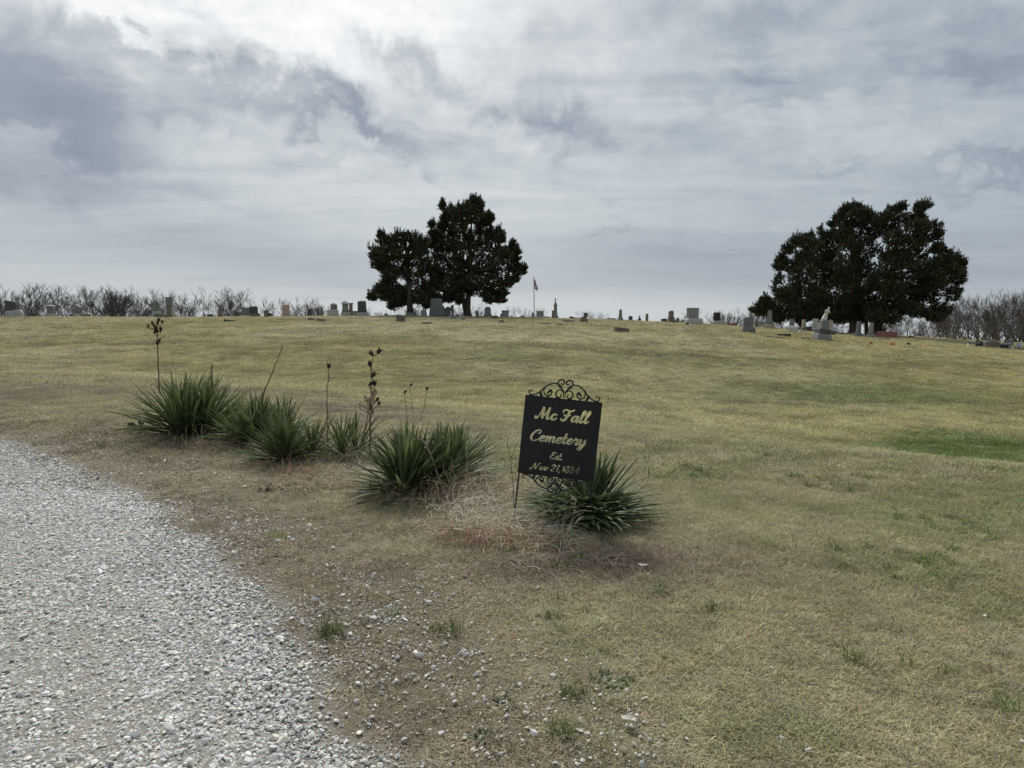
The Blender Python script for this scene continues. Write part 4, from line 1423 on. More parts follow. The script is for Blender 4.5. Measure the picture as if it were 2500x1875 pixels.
def piece(mb, shape, cx, z0, z1, w, d):
    h = z1 - z0; a = w / 2; b = d / 2
    if shape in ('gable', 'round', 'serp', 'shoulder', 'slope', 'bow'):
        V, F = outline_solid(prof(shape, w, h), -b, b)
        mb.add([(x + cx, y, z + z0) for x, y, z in V], F)
    elif shape == 'box':
        c = min(w, h, d) * .07
        mb.loft([[(cx + sx * (a - k), sy * (b - k), z) for sx, sy in ((-1, -1), (1, -1), (1, 1), (-1, 1))] for z, k in ((z0, 0), (z1 - c, 0), (z1, c))])
    elif shape == 'rough':
        g_ = np.random.default_rng(int(abs(cx * 997 + w * 313)) + 5)
        rings = []
        for z, k in ((z0, 0), (z0 + h * .4, -.04), (z0 + h * .8, 0.0), (z1, .10)):
            ring = []
            for sx, sy in ((-1, -1), (-.33, -1.04), (.3, -1.02), (1, -1), (1.02, 0), (1, 1), (.3, 1.03), (-.4, 1.02), (-1, 1), (-1.02, 0)):
                q = 1 - k + g_.normal(0, .02)
                ring.append((cx + sx * a * q, sy * b * q, z + g_.normal(0, h * .03)))
            rings.append(ring)
        mb.loft(rings)
    elif shape.startswith('taper'):
        k = float(shape[5:] or .8)
        mb.frustum(z0, z1, w, d, w * k, d * k, cx)
    elif shape == 'obel':
        mb.frustum(z0, z1 - w * .55, w, d, w * .72, d * .72, cx)
        mb.frustum(z1 - w * .55, z1, w * .72, d * .72, w * .08, d * .08, cx)
    elif shape == 'lancet':
        mb.frustum(z0, z1 - w * .9, w, d, w * .88, d * .88, cx)
        for s in (-1, 1):
            for q in (0, 1):
                V, F = outline_solid([(-w * .44, 0), (w * .44, 0), (w * .40, w * .35), (0, w * .9), (-w * .40, w * .35)], -b * .84, -b * .84 + w * .14)
                ang = q * math.pi / 2 + (0 if s < 0 else math.pi)
                mb.add([(cx + x * math.cos(ang) - y * math.sin(ang), x * math.sin(ang) + y * math.cos(ang), z + z1 - w * .9) for x, y, z in V], F)
        mb.frustum(z1 - w * .92, z1 - w * .2, w * .6, d * .6, w * .1, d * .1, cx)
    elif shape == 'pyr':
        mb.frustum(z0, z1, w, d, w * .1, d * .1, cx)
    elif shape == 'hip':
        mb.frustum(z0, z0 + h * .3, w, d, w, d, cx); mb.frustum(z0 + h * .3, z1, w * .98, d * .98, w * .35, d * .1, cx)
    elif shape == 'roof':
        V, F = outline_solid([(-b, 0), (b, 0), (b, h * .25), (0, h), (-b, h * .25)], -a, a)
        mb.add([(cx + y, x, z + z0) for x, y, z in V], [f[::-1] for f in F])
    elif shape == 'drum':
        mb.disc(z0, z1, a, a * .9, 12, cx)
    elif shape == 'dome':
        n = 12; rings = [[(cx + a * c * math.cos(6.283 * i / n), b * c * math.sin(6.283 * i / n), z0 + h * z) for i in range(n)] for z, c in ((0, 1), (.35, .96), (.7, .72), (.92, .4), (1, .05))]
        mb.loft(rings)
    elif shape == 'urn':
        n = 10; rings = [[(cx + a * c * math.cos(6.283 * i / n), a * c * math.sin(6.283 * i / n), z0 + h * z) for i in range(n)] for z, c in ((0, .7), (.08, .35), (.22, .35), (.45, .95), (.62, 1), (.72, .55), (.82, .6), (.9, .25), (1, .05))]
        mb.loft(rings)
    elif shape == 'ball':
        n = 8; rings = [[(cx + a * c * math.cos(6.283 * i / n), a * c * math.sin(6.283 * i / n), z0 + h * z) for i in range(n)] for z, c in ((0, .4), (.2, .85), (.5, 1), (.8, .8), (1, .2))]
        mb.loft(rings)
    elif shape == 'flat':
        mb.frustum(z0, z1, w, d, w * .97, d * .97, cx)
    elif shape == 'mould':
        mb.frustum(z0, z0 + h * .35, w * .86, d * .86, w, d, cx); mb.frustum(z0 + h * .35, z1, w, d, w * .8, d * .8, cx)


G_CREST = 'gravestones along the crest of the hill'
G_RIGHT = 'gravestones on the right shoulder of the hill'
G_FLAT = 'flat grave markers in the turf'


def grave(name, cat, dist, yaw, lean, thk, pieces, label, group=G_CREST):
    x0 = min(p[3] for p in pieces[:1]); x1 = max(p[4] for p in pieces[:1]); yb_ = pieces[0][6]
    cxp = (x0 + x1) / 2
    if dist == 0:
        g = ground(cxp, yb_)
        dist = g.y if g is not None and g.y < 64 else 60.0
    r = ray(cxp, yb_)
    X = r.x / r.y * dist
    gz = float(zf(X, dist))
    loc = Vector((X, dist, gz))
    root = None
    k = dist / FPX
    cyaw = abs(math.cos(R(yaw)))
    single = len(pieces) == 1
    if not single:
        root = empty(name, loc, R(yaw)); root.rotation_euler = (0, R(lean), R(yaw))
    made = []
    for i, (part, shape, mat, a, b, yt, ybm) in enumerate(pieces):
        w = (b - a) * k
        d_ = thk if shape not in ('obel', 'lancet', 'pyr', 'urn', 'drum', 'ball') else max(thk, .92)
        # a turned square pier shows more than its width
        w = w / (cyaw + min(d_, 1.0) * abs(math.sin(R(yaw))))
        z0 = at(cxp, ybm, dist).z - gz; z1 = at(cxp, yt, dist).z - gz
        if i == 0: z0 = min(z0, 0) - .06
        if shape == 'flat': z1 = max(z1, .04)
        z1 = max(z1, z0 + .05)
        if i > 0: z0 -= .002
        cx_ = ((a + b) / 2 - cxp) * k
        if lean and i: cx_ -= math.sin(R(lean)) * z0
        mb = MB(); piece(mb, shape, cx_, z0, z1, w, w * d_ * (1.0 if not (i == 0 and len(pieces) > 1 and thk < .6) else 1.35))
        nm = part if not single else name
        o = mb.build(nm, M[mat], root, loc if single else None)
        if shape in ('urn', 'drum', 'ball', 'dome'): o.data.polygons.foreach_set('use_smooth', [True] * len(o.data.polygons))
        if single: o.rotation_euler = (0, R(lean), R(yaw))
        made.append(o)
    tag(root or made[0], label, cat, group, 'thing')
    return root or made[0]


T, B_, S_, P_, C_ = 'tablet', 'base', 'shaft', 'plinth', 'cap'
g = grave
# --- left end of the crest
g('headstone', 'headstone', 59, 12, -6, .4, [(B_, 'rough', 'light', 19, 55, 757.5, 774), (T, 'slope', 'dark', 18, 43, 730.6, 758)], 'dark slab on a rough pale base tilting left, leftmost of the row')
g('grave_marker', 'grave marker', 0, 0, 0, .5, [(B_, 'flat', 'brown', 57, 70, 775.8, 777.6)], 'tiny flat brown marker below the leftmost dark slab', G_FLAT)
g('headstone', 'headstone', 60, 15, 0, .8, [(B_, 'box', 'light', 112, 139, 766, 774), (T, 'taper.96', 'mid', 116, 133, 747, 766.5), (C_, 'pyr', 'light', 115, 134, 743, 747.4)], 'square grey pier with pyramid cap, second stone from the left')
g('headstone', 'headstone', 60, -18, 3, .5, [(B_, 'box', 'light', 183, 203, 766, 774), (T, 'slope', 'mid', 183.5, 201, 743, 766.5)], 'sloping-topped grey slab beside a low gabled stone')
g('headstone', 'headstone', 60, 0, 0, .5, [(B_, 'box', 'brown', 203, 220, 768, 774), (T, 'hip', 'light', 202, 220, 761, 768.3)], 'low whitish stone with peaked top right of the sloping grey slab')
g('headstone', 'headstone', 63, 0, 0, .6, [(T, 'round', 'dark', 171, 178, 767, 774)], 'tiny dark rounded stone left of the sloping grey slab')
g('headstone', 'headstone', 61, 25, 0, .7, [(B_, 'box', 'light', 367, 398, 766, 775), (P_, 'box', 'light', 370, 396, 760, 766.5), (T, 'gable', 'green', 370, 392, 735, 760.5)], 'grey-green peaked monument below which stands a mossy block')
g('headstone', 'headstone', 57.5, 0, 0, .6, [(T, 'box', 'olive', 378, 398, 766, 776)], 'squat mossy block in front of the grey-green peaked monument')
g('monument', 'monument', 63, 20, 0, .8, [(B_, 'box', 'light', 397, 433, 766, 775), (P_, 'box', 'light', 400, 429, 758, 766.5), ('step', 'box', 'light', 402, 427, 750, 758.5), (S_, 'taper.97', 'green', 405, 424, 725.5, 750.5)], 'tallest pale stepped monument on the left of the crest')
g('obelisk', 'obelisk', 57, 10, 0, 1, [(B_, 'box', 'olive', 403, 422, 768, 776.5), (S_, 'taper.85', 'olive', 408, 419, 744, 768.5), (C_, 'box', 'olive', 409, 422, 745, 748)], 'small mossy post with a notched top before the tallest pale monument')
g('headstone', 'headstone', 60, 0, 0, .5, [(T, 'box', 'dark', 507, 520, 767, 774)], 'low dark block left of the slim dark obelisk')
g('obelisk', 'obelisk', 60, 10, 0, 1, [(B_, 'box', 'brown', 531.5, 543.5, 765, 774), (S_, 'taper.9', 'brown', 534, 541.5, 747, 765.5)], 'slim dark obelisk alone among bare trees on the left')
g('headstone', 'headstone', 61, 20, 0, .5, [(T, 'slope', 'dark', 571, 585, 758, 774)], 'short near-black slab with sloping top, first of three dark stones')
g('headstone', 'headstone', 63, 15, 2, .5, [(B_, 'box', 'light', 585, 612, 769, 774.5), (T, 'bow', 'mid', 591, 611, 751, 769.5)], 'grey slab with curved top, middle of three dark stones')
g('headstone', 'headstone', 60, 12, -5, .45, [(B_, 'rough', 'olive', 611, 636, 765.5, 774.5), (T, 'bow', 'dark', 610, 631, 747.5, 766)], 'dark slab leaning left on a mossy rough base')
g('headstone', 'headstone', 58, 0, -5, .5, [(B_, 'flat', 'brown', 645, 658, 772, 775), (T, 'box', 'olive', 646, 655, 757, 772.5)], 'narrow mossy stone leaning left beside the dark leaning slab')
g('headstone', 'headstone', 62, 0, 4, .6, [(T, 'slope', 'dark', 655, 665, 763, 774)], 'little dark stone just right of the narrow mossy one')
g('monument', 'monument', 60, 14, 0, .7, [(B_, 'box', 'pink', 688, 713, 769, 774.5), (P_, 'box', 'pink', 690, 709, 763, 769.5), (T, 'taper1.04', 'pink', 690, 708, 744, 763.5), (C_, 'hip', 'pink', 689.5, 708.5, 742, 744.5)], 'square pinkish monument standing alone in front of a bare tree')
g('headstone', 'headstone', 61, 25, 0, .6, [(T, 'bow', 'dark', 750, 761.5, 754.5, 774)], 'upright dark slab right of the pinkish monument')
g('obelisk', 'obelisk', 62, 10, 0, 1, [(B_, 'box', 'light', 779, 793, 770, 774), (S_, 'taper.9', 'olive', 784.5, 789.5, 751.5, 770.5)], 'very thin post between the dark slab and the pale block')
g('headstone', 'headstone', 63, 0, 0, .6, [(T, 'round', 'olive', 779.5, 784, 762, 774)], 'tiny rounded stone touching the very thin post')
g('headstone', 'headstone', 58.5, 22, 0, .8, [(T, 'box', 'light', 797.5, 827, 756, 774)], 'pale squat block in front of a peaked grey monument')
g('monument', 'monument', 62, 18, 0, .8, [(B_, 'box', 'light', 800, 830, 767, 774), (P_, 'box', 'mid', 804, 828, 759, 767.5), (T, 'taper.94', 'mid', 806, 825, 744, 759.5), (C_, 'hip', 'grey', 806, 823, 740, 744.5)], 'grey monument with hipped cap behind the pale squat block')
g('monument', 'monument', 60, 15, 0, .9, [(B_, 'box', 'light', 830, 858, 762.5, 774.5), (P_, 'mould', 'green', 832.8, 855, 755, 763), (T, 'box', 'green', 835, 852, 741.5, 755.5), (C_, 'hip', 'light', 832, 853, 734.6, 742)], 'ornate monument with a gabled pale cap and moulded plinth')
g('headstone', 'headstone', 61, 10, 0, .5, [(T, 'box', 'brown', 852.5, 861.5, 742, 774), (C_, 'box', 'brown', 852, 863.5, 739.7, 743)], 'tall narrow dark brown stone close behind the ornate monument')
g('headstone', 'headstone', 62, 0, 0, .6, [(T, 'box', 'grey', 862, 875, 759, 774)], 'grey block between the ornate monument and the big dark slab')
g('headstone', 'headstone', 58.5, 12, -1.5, .4, [(B_, 'rough', 'light', 872, 901.5, 763, 775.5), (T, 'taper.93', 'dark', 873, 896, 736, 763.5), (C_, 'hip', 'grey', 873.5, 894.5, 733.7, 736.3)], 'big dark upright slab on rough pale base, left of the short cedar')
g('headstone', 'headstone', 61, 0, 0, .5, [(T, 'slope', 'dark', 939.5, 947.5, 764.5, 773)], 'small dark stone under the left edge of the short cedar')
g('curb', 'curb', 61, 0, 0, .3, [(B_, 'box', 'mid', 946, 985, 769.5, 773)], 'long low grey kerb between small dark stone and cedar trunk')
g('headstone', 'headstone', 59, 0, 0, .6, [(B_, 'taper.85', 'mid', 991, 1015, 763.5, 773)], 'grey base stone in front of the short cedar trunk')
g('headstone', 'headstone', 0, -20, 7, .35, [(B_, 'flat', 'brown', 966, 994, 783, 785.5), (T, 'box', 'brown', 967, 988, 769, 783.3)], 'brown slab leaning right on the slope below the short cedar', G_CREST)
g('headstone', 'headstone', 59.5, -12, -9, .5, [(T, 'box', 'grey', 1029, 1043, 757, 771)], 'small grey stone tipped left between the cedar trunk and the tapered granite')
g('headstone', 'headstone', 62, 0, 0, .6, [(T, 'ball', 'dark', 1011, 1018, 763, 773)], 'little dark lump right of the short cedar trunk')
g('monument', 'monument', 60, 38, 0, .95, [(S_, 'taper.72', 'mid', 1046.5, 1085, 729, 773)], 'largest tapered grey granite monument standing between two cedars')
g('headstone', 'headstone', 63, 10, 0, .5, [(T, 'gable', 'mid', 1085, 1102, 748, 773)], 'grey gabled stone right behind the largest tapered monument')
g('obelisk', 'obelisk', 61, 0, 0, .9, [(S_, 'taper.85', 'dark', 1100.5, 1108, 745, 773)], 'dark thin pillar beside the grey gabled stone')
g('headstone', 'headstone', 62, 0, 0, .6, [(T, 'ball', 'dark', 1081, 1085.5, 745, 773)], 'dark post just visible at the edge of the largest tapered monument')
g('curb', 'curb', 59.5, 0, 0, .3, [(B_, 'box', 'dark', 1065, 1100, 768.5, 773.5)], 'low dark kerb at the foot of the grey gabled stone')
g('headstone', 'headstone', 0, 14, 10, .45, [(T, 'slope', 'grey', 1097, 1115, 766, 778)], 'pale grey stone with sloped top before the dark thin pillar')
g('obelisk', 'obelisk', 59, 0, 0, .9, [(S_, 'obel', 'white', 1099.8, 1103, 758, 772)], 'tiny white finial sticking up behind the pale sloped stone')
g('headstone', 'headstone', 0, 14, 8, .45, [(T, 'slope', 'grey', 1123.5, 1137, 767.5, 781)], 'small grey stone tipped beside the forked cedar trunk')
g('headstone', 'headstone', 60, 0, 5, .8, [(T, 'ball', 'dark', 1112, 1122, 767, 775)], 'dark lump between the two tipped grey stones')
g('headstone', 'headstone', 60.5, 0, -3, .5, [(B_, 'box', 'brown', 1136, 1178, 772, 775), (T, 'round', 'olive', 1161, 1169, 758, 772.3)], 'narrow round-topped stone right of the forked cedar')
g('monument', 'monument', 60, 10, 0, .6, [(B_, 'box', 'dark', 1179, 1202, 771, 775), (P_, 'box', 'mid', 1181, 1200.5, 766, 771.3), (T, 'shoulder', 'mid', 1183, 1198.7, 748.7, 766.5)], 'dark grey shouldered stone on stepped base right of the forked cedar')
g('headstone', 'headstone', 0, 20, 0, .6, [(T, 'rough', 'brown', 1199, 1216, 770.5, 778.7)], 'brown rough boulder marker right of the shouldered stone')
g('headstone', 'headstone', 0, 14, 0, .7, [(B_, 'flat', 'brown', 1218, 1234, 786, 788), (T, 'slope', 'brown', 1219, 1231, 781.5, 786.3)], 'small brown slant marker alone on the slope right of the forked cedar', G_CREST)
g('headstone', 'headstone', 60, 15, 0, .7, [(B_, 'box', 'light', 1225, 1243, 774.5, 777.5), (T, 'taper1.02', 'grey', 1225, 1242, 760.5, 775), (C_, 'box', 'mid', 1224.5, 1242.8, 757.8, 761)], 'square weathered grey block monument with flat cap left of the flagpole')
g('headstone', 'headstone', 61, 0, 0, .7, [(T, 'box', 'dark', 1221.5, 1226, 766, 776)], 'small dark stub at the left side of the square weathered block')
g('headstone', 'headstone', 61, 0, 0, .5, [(T, 'round', 'olive', 1244, 1249.5, 771.5, 778)], 'tiny rounded stone right of the square weathered block')
g('headstone', 'headstone', 60, 0, 0, .5, [(T, 'shoulder', 'mid', 1269, 1282, 770.5, 779)], 'low broad stone in front of the bare tree left of the flagpole')
g('headstone', 'headstone', 61, 20, 0, .8, [(B_, 'box', 'mid', 1296, 1304, 773, 779), (S_, 'obel', 'mid', 1297, 1303.5, 761.5, 773.5)], 'pointed dark stone at the foot of the flagpole')
g('monument', 'monument', 61, -12, 0, .75, [(B_, 'box', 'light', 1306.5, 1331, 772, 780), (T, 'taper1.05', 'grey', 1309.5, 1327, 759.5, 772.5), (C_, 'roof', 'white', 1306.8, 1330.5, 753.5, 760)], 'monument with a bright white gabled roof beside the flagpole')
g('headstone', 'headstone', 60, 0, 0, .6, [(T, 'box', 'grey', 1331.5, 1343.5, 773, 779.5)], 'low grey block right of the white-roofed monument')
g('headstone', 'headstone', 59.5, 18, 0, .6, [(B_, 'box', 'brown', 1346, 1355, 771, 779.5), (T, 'box', 'brown', 1347.3, 1353.7, 757.8, 771.3)], 'brown tablet leaning against the urn-topped column')
g('monument', 'monument', 60.5, 12, 0, .95, [(B_, 'box', 'mid', 1350, 1363, 771, 780), (P_, 'box', 'grey', 1351.5, 1361, 763, 771.4), (S_, 'taper.9', 'mid', 1352, 1360, 746, 763.4), ('moulding', 'mould', 'mid', 1351, 1360.9, 743.5, 746.3), (C_, 'pyr', 'mid', 1352, 1360, 734, 744), ('urn', 'urn', 'mid', 1353, 1357.8, 727, 736)], 'tall column topped with an urn, right of the white-roofed monument')
g('headstone', 'headstone', 61, 0, 0, .6, [(T, 'slope', 'dark', 1390.5, 1404, 771.6, 781)], 'low dark block right of the urn-topped column')
g('curb', 'curb', 61, 0, 0, .3, [(B_, 'box', 'dark', 1404, 1419, 775.5, 781)], 'dark low kerb running from the low dark block')
g('grave_marker', 'grave marker', 0, 0, 0, .35, [(B_, 'flat', 'dark', 1318, 1345, 789, 791.8)], 'flat dark marker below the white-roofed monument', G_FLAT)
g('grave_marker', 'grave marker', 0, 0, 0, .5, [(B_, 'flat', 'brown', 1356, 1373.5, 790.3, 794)], 'flat brown marker below the urn-topped column', G_FLAT)
g('headstone', 'headstone', 0, 8, 0, .45, [(T, 'slope', 'grey', 1374, 1402, 779.4, 787.2)], 'wide low pale slanted stone on the brow, right of the urn-topped column')
g('headstone', 'headstone', 0, 15, 0, .7, [(B_, 'box', 'brown', 1415, 1434, 778.5, 786), (P_, 'box', 'brown', 1418.5, 1431, 773.5, 779), (T, 'box', 'dark', 1425.5, 1434.5, 763.5, 774)], 'dark stacked block monument with a twiggy bush on it')
g('headstone', 'headstone', 60, 0, 0, .5, [(T, 'box', 'olive', 1449, 1462, 779, 784)], 'low olive stone right of the stacked dark block')
g('headstone', 'headstone', 60, 12, 0, .6, [(T, 'box', 'brown', 1480, 1502, 776.8, 786)], 'broad low dark brown block left of the pale-topped obelisk')
g('curb', 'curb', 60, 0, 0, .3, [(B_, 'box', 'brown', 1501, 1512, 781.5, 786)], 'brown kerb stone at the left foot of the pale-topped obelisk')
g('obelisk', 'obelisk', 59.5, 30, 0, 1, [(B_, 'box', 'brown', 1508.5, 1523, 780.5, 787), (P_, 'box', 'mid', 1509.5, 1521, 776, 781), (S_, 'lancet', 'olive', 1510.8, 1518.3, 754.6, 776.5)], 'mossy obelisk with pale pointed top in the middle of the skyline')
g('headstone', 'headstone', 60.5, 12, 0, .7, [(B_, 'box', 'brown', 1532, 1546, 781, 788), (T, 'box', 'dark', 1534.5, 1544, 773, 781.3), (C_, 'mould', 'mid', 1534, 1544.5, 771.5, 773.5)], 'short dark cube-shaped stone right of the pale-topped obelisk')
g('headstone', 'headstone', 61, 0, 0, .9, [(S_, 'round', 'dark', 1557.5, 1564.5, 776, 789), ('finial', 'urn', 'dark', 1559, 1563, 769.5, 777)], 'small dark stone with a pointed finial between cube stone and round pillar')
g('headstone', 'headstone', 60.5, 0, 0, .9, [(S_, 'drum', 'olive', 1575.5, 1583, 768.5, 789), (C_, 'dome', 'olive', 1575.5, 1583, 765.5, 769)], 'round-topped mossy pillar standing alone')
g('headstone', 'headstone', 0, 6, 0, .5, [(T, 'slope', 'brown', 1499, 1535.5, 798, 811)], 'wide low brown slant stone lying nearest on the open slope')
g('headstone', 'headstone', 60, 14, 0, .6, [(T, 'bow', 'dark', 1614, 1628, 777.6, 790)], 'dark bowed block left of the round-shouldered monument')
g('monument', 'monument', 59, 16, 0, .8, [(B_, 'box', 'brown', 1628, 1649, 781.5, 790), (P_, 'box', 'brown', 1630.5, 1646.5, 774.5, 782), (T, 'round', 'olive', 1632, 1644, 758, 775)], 'round-shouldered mossy monument on a double brown base')
g('headstone', 'headstone', 60, 0, 0, .6, [(T, 'box', 'olive', 1650, 1658.5, 778, 791), (C_, 'mould', 'light', 1651.5, 1657.5, 775.5, 778.5)], 'small two-tone stone right of the round-shouldered monument')
g('headstone', 'headstone', 61, 0, 0, .6, [(T, 'box', 'mid', 1662, 1672, 781.5, 790)], 'low grey stub left of the wide grey monument')
g('monument', 'monument', 0, 10, 0, .45, [(B_, 'rough', 'light', 1672.5, 1712.5, 777.5, 792), (T, 'box', 'grey', 1676.5, 1704.5, 754.5, 778), (C_, 'bow', 'grey', 1675.8, 1705.2, 751.5, 755)], 'widest grey square monument on a pale rough base, right of centre')
g('cross', 'grave cross', 0, 0, 3, .5, [(B_, 'flat', 'light', 1674, 1688, 798, 800.8), (P_, 'box', 'white', 1676, 1686, 795.5, 798.3), (S_, 'box', 'white', 1680.5, 1683.5, 786, 796), ('arm', 'box', 'olive', 1674, 1681.5, 787, 793)], 'little broken white cross in front of the wide grey monument')
g('headstone', 'headstone', 58.5, 12, 0, .4, [(B_, 'rough', 'light', 1739, 1764, 783, 792.5), (T, 'box', 'black', 1741, 1758, 763, 783.3)], 'polished black square stone on pale base, right of centre', G_RIGHT)
g('curb', 'curb', 0, 0, 0, .35, [(B_, 'box', 'red', 1773, 1799, 789, 794)], 'long low reddish stone right of the black square stone', G_RIGHT)
g('headstone', 'headstone', 0, 10, 0, .6, [(T, 'hip', 'light', 1799.5, 1814, 787, 798)], 'rounded pale lump left of the near dark grey headstone', G_RIGHT)
g('headstone', 'headstone', 63, 0, 0, .6, [(T, 'obel', 'mid', 1799, 1804, 775, 800)], 'thin dark post behind the rounded pale lump', G_RIGHT)
g('headstone', 'headstone', 0, -4, 0, .4, [(B_, 'rough', 'mid', 1811, 1842, 799, 812.5), (T, 'bow', 'mid', 1814, 1837, 774, 799.5)], 'near dark grey headstone on rough base with a small shadow', G_RIGHT)
g('headstone', 'headstone', 61, -20, -8, .4, [(B_, 'box', 'light', 1851, 1866, 795, 800), (T, 'slope', 'grey', 1853, 1866.5, 783.5, 795.4)], 'pale stone tipped left behind the near dark grey headstone', G_RIGHT)
g('headstone', 'headstone', 60, 0, 0, .6, [(T, 'round', 'olive', 1842, 1850, 782, 802)], 'narrow dim stone at the right edge of the near dark grey headstone', G_RIGHT)
g('obelisk', 'obelisk', 57, 28, 0, 1, [(B_, 'box', 'lime', 1866, 1891, 792, 803), (P_, 'box', 'mid', 1869, 1887, 784, 792.5), (S_, 'lancet', 'green', 1872.3, 1883.7, 757, 784.5)], 'twin-pointed pale-topped obelisk before the left edge of the cedar grove', G_RIGHT)
g('headstone', 'headstone', 60, 0, 0, .5, [(T, 'taper.92', 'mid', 1927, 1939, 778.5, 803)], 'grey pillar rising behind the white chest tomb', G_RIGHT)
g('chest_tomb', 'tomb', 0, 8, 0, .5, [(B_, 'box', 'marble', 1919, 1946, 799, 810), ('lid', 'box', 'white', 1916, 1949, 795.5, 799.5)], 'bright white chest tomb under the grove', G_RIGHT)
g('headstone', 'headstone', 0, 0, 0, .6, [(T, 'hip', 'light', 1949.5, 1963, 804.5, 812)], 'low whitish boulder at the right end of the white chest tomb', G_RIGHT)
g('obelisk', 'obelisk', 58, 12, 0, 1, [(B_, 'box', 'olive', 1953.5, 1967.5, 800, 808), (S_, 'taper.86', 'lime', 1957, 1965.5, 780, 800.5)], 'yellowish stone pillar under the grove, right of the white tomb', G_RIGHT)
g('headstone', 'headstone', 58, 8, 0, .6, [(T, 'box', 'black', 1971, 1981, 797, 808)], 'small black block between yellowish and white pillars', G_RIGHT)
g('obelisk', 'obelisk', 58, 14, 0, .8, [(B_, 'box', 'grey', 1982, 1998, 802.5, 809), (S_, 'taper.95', 'light', 1984, 1996, 778, 803)], 'pale square pillar left of the leaning statue', G_RIGHT)
g('headstone', 'headstone', 57, 0, 0, .4, [(T, 'box', 'pink', 2021, 2032, 782.5, 812)], 'pinkish slab hidden behind the leaning statue', G_RIGHT)
g('headstone', 'headstone', 0, 0, 0, .6, [(B_, 'flat', 'brown', 2021, 2040, 816, 820), (T, 'rough', 'dark', 2024, 2039, 808, 816.4)], 'dark low broken stone right of the leaning statue', G_RIGHT)
g('grave_marker', 'grave marker', 0, 8, 0, .4, [(B_, 'flat', 'black', 1898, 1930, 815, 821)], 'black flat marker between white tomb and leaning statue', G_FLAT)
g('grave_marker', 'grave marker', 0, 4, 0, .4, [(B_, 'slope', 'grey', 1868, 1910, 820, 825)], 'long grey flush marker left of the black flat one', G_FLAT)
g('grave_marker', 'grave marker', 0, 0, 0, .4, [(B_, 'flat', 'mid', 1957, 1974, 823, 826.4)], 'small grey flush marker left of the statue base', G_FLAT)
g('grave_marker', 'grave marker', 0, 0, 0, .4, [(B_, 'flat', 'dark', 2048, 2067, 814.5, 817)], 'thin dark marker right of the leaning statue', G_FLAT)
g('obelisk', 'obelisk', 57, 8, 1.5, .95, [(B_, 'box', 'mid', 2083, 2101, 813, 820), (S_, 'taper.72', 'mid', 2090, 2101, 784, 813.4)], 'dark leaning obelisk in the shade between two grove trunks', G_RIGHT)
g('obelisk', 'obelisk', 56, 12, 0, 1, [(B_, 'box', 'grey', 2116.5, 2134.5, 817, 823.5), (P_, 'box', 'mid', 2119, 2133, 812.5, 817.4), (S_, 'taper.86', 'grey', 2122, 2131, 790.5, 813), (C_, 'box', 'light', 2122, 2130.5, 788.5, 791)], 'slim grey obelisk with a pale top under the grove, left of the red stone', G_RIGHT)
g('headstone', 'headstone', 0, 4, 0, .3, [(T, 'bow', 'red', 2141, 2188, 809, 825)], 'wide polished red granite headstone', G_RIGHT)
g('grave_marker', 'grave marker', 0, 0, 0, .4, [(B_, 'flat', 'grey', 2139, 2170, 825.5, 829.5)], 'grey flush marker in front of the red headstone', G_FLAT)
g('headstone', 'headstone', 60, 0, 0, .6, [(T, 'ball', 'dark', 2152, 2163, 799, 822)], 'dark rounded bush-like stone behind the red headstone', G_RIGHT)
g('headstone', 'headstone', 0, 0, 0, .6, [(T, 'box', 'dark', 2219.5, 2229.5, 820, 824.5)], 'low dark stone right of the red headstone', G_RIGHT)
g('grave_marker', 'grave marker', 0, 0, 0, .3, [(B_, 'flat', 'brown', 2309, 2333, 837.3, 840)], 'flat brown marker on the lawn far right', G_FLAT)
g('grave_marker', 'grave marker', 0, 0, 0, .3, [(B_, 'flat', 'olive', 2214, 2236, 832, 834)], 'faint flat marker behind the small dark plant', G_FLAT)
g('headstone', 'headstone', 62, 10, 0, .8, [(B_, 'box', 'brown', 2318, 2333, 826, 832), (S_, 'taper.7', 'olive', 2320, 2332, 815.5, 826.5)], 'brown tapered stone against the bare trees on the far right', G_RIGHT)
g('headstone', 'headstone', 62, 10, 0, .7, [(T, 'taper.85', 'olive', 2349.5, 2359.5, 821.5, 834)], 'small olive stone left of the dark bench', G_RIGHT)
g('bench', 'bench', 46, 4, 0, .35, [('foot', 'box', 'dark', 2363, 2366, 838, 846), ('foot', 'box', 'dark', 2384, 2387, 838, 846), ('seat', 'box', 'mid', 2359, 2392, 835, 838.5)], 'grey stone bench with dark shade beneath, left of the black stone', G_RIGHT)
g('ball', 'stone ball', 45, 0, 0, .9, [(B_, 'ball', 'white', 2361, 2366.5, 838.5, 844)], 'small white ball on the turf in front of the bench', G_RIGHT)
g('headstone', 'headstone', 0, 10, 0, .5, [(T, 'slope', 'black', 2383, 2403, 830.5, 846)], 'black polished slanted stone left of the brown rounded headstone', G_RIGHT)
g('headstone', 'headstone', 0, 4, 0, .3, [(T, 'bow', 'brown', 2401.5, 2439, 833, 850)], 'brown granite headstone with rounded corners at the far right', G_RIGHT)
g('headstone', 'headstone', 54, 0, 0, .4, [(T, 'box', 'grey', 2407, 2428, 827, 838)], 'grey stone showing behind the brown rounded headstone', G_RIGHT)
g('headstone', 'headstone', 56, 0, 0, .4, [(T, 'box', 'mid', 2453, 2472, 829.5, 838)], 'grey stone showing behind the stone table', G_RIGHT)
g('bench', 'bench', 0, 3, 0, .5, [('foot', 'box', 'grey', 2440, 2443, 841, 852), ('foot', 'box', 'grey', 2459, 2467, 841, 852.6), ('seat', 'box', 'grey', 2439, 2467.5, 837.5, 841.3), ('painted_shade', 'box', 'black', 2443, 2459, 841, 851)], 'grey stone table bench with a dark opening at the far right', G_RIGHT)  # black box between the feet stands in for shade in the open gap
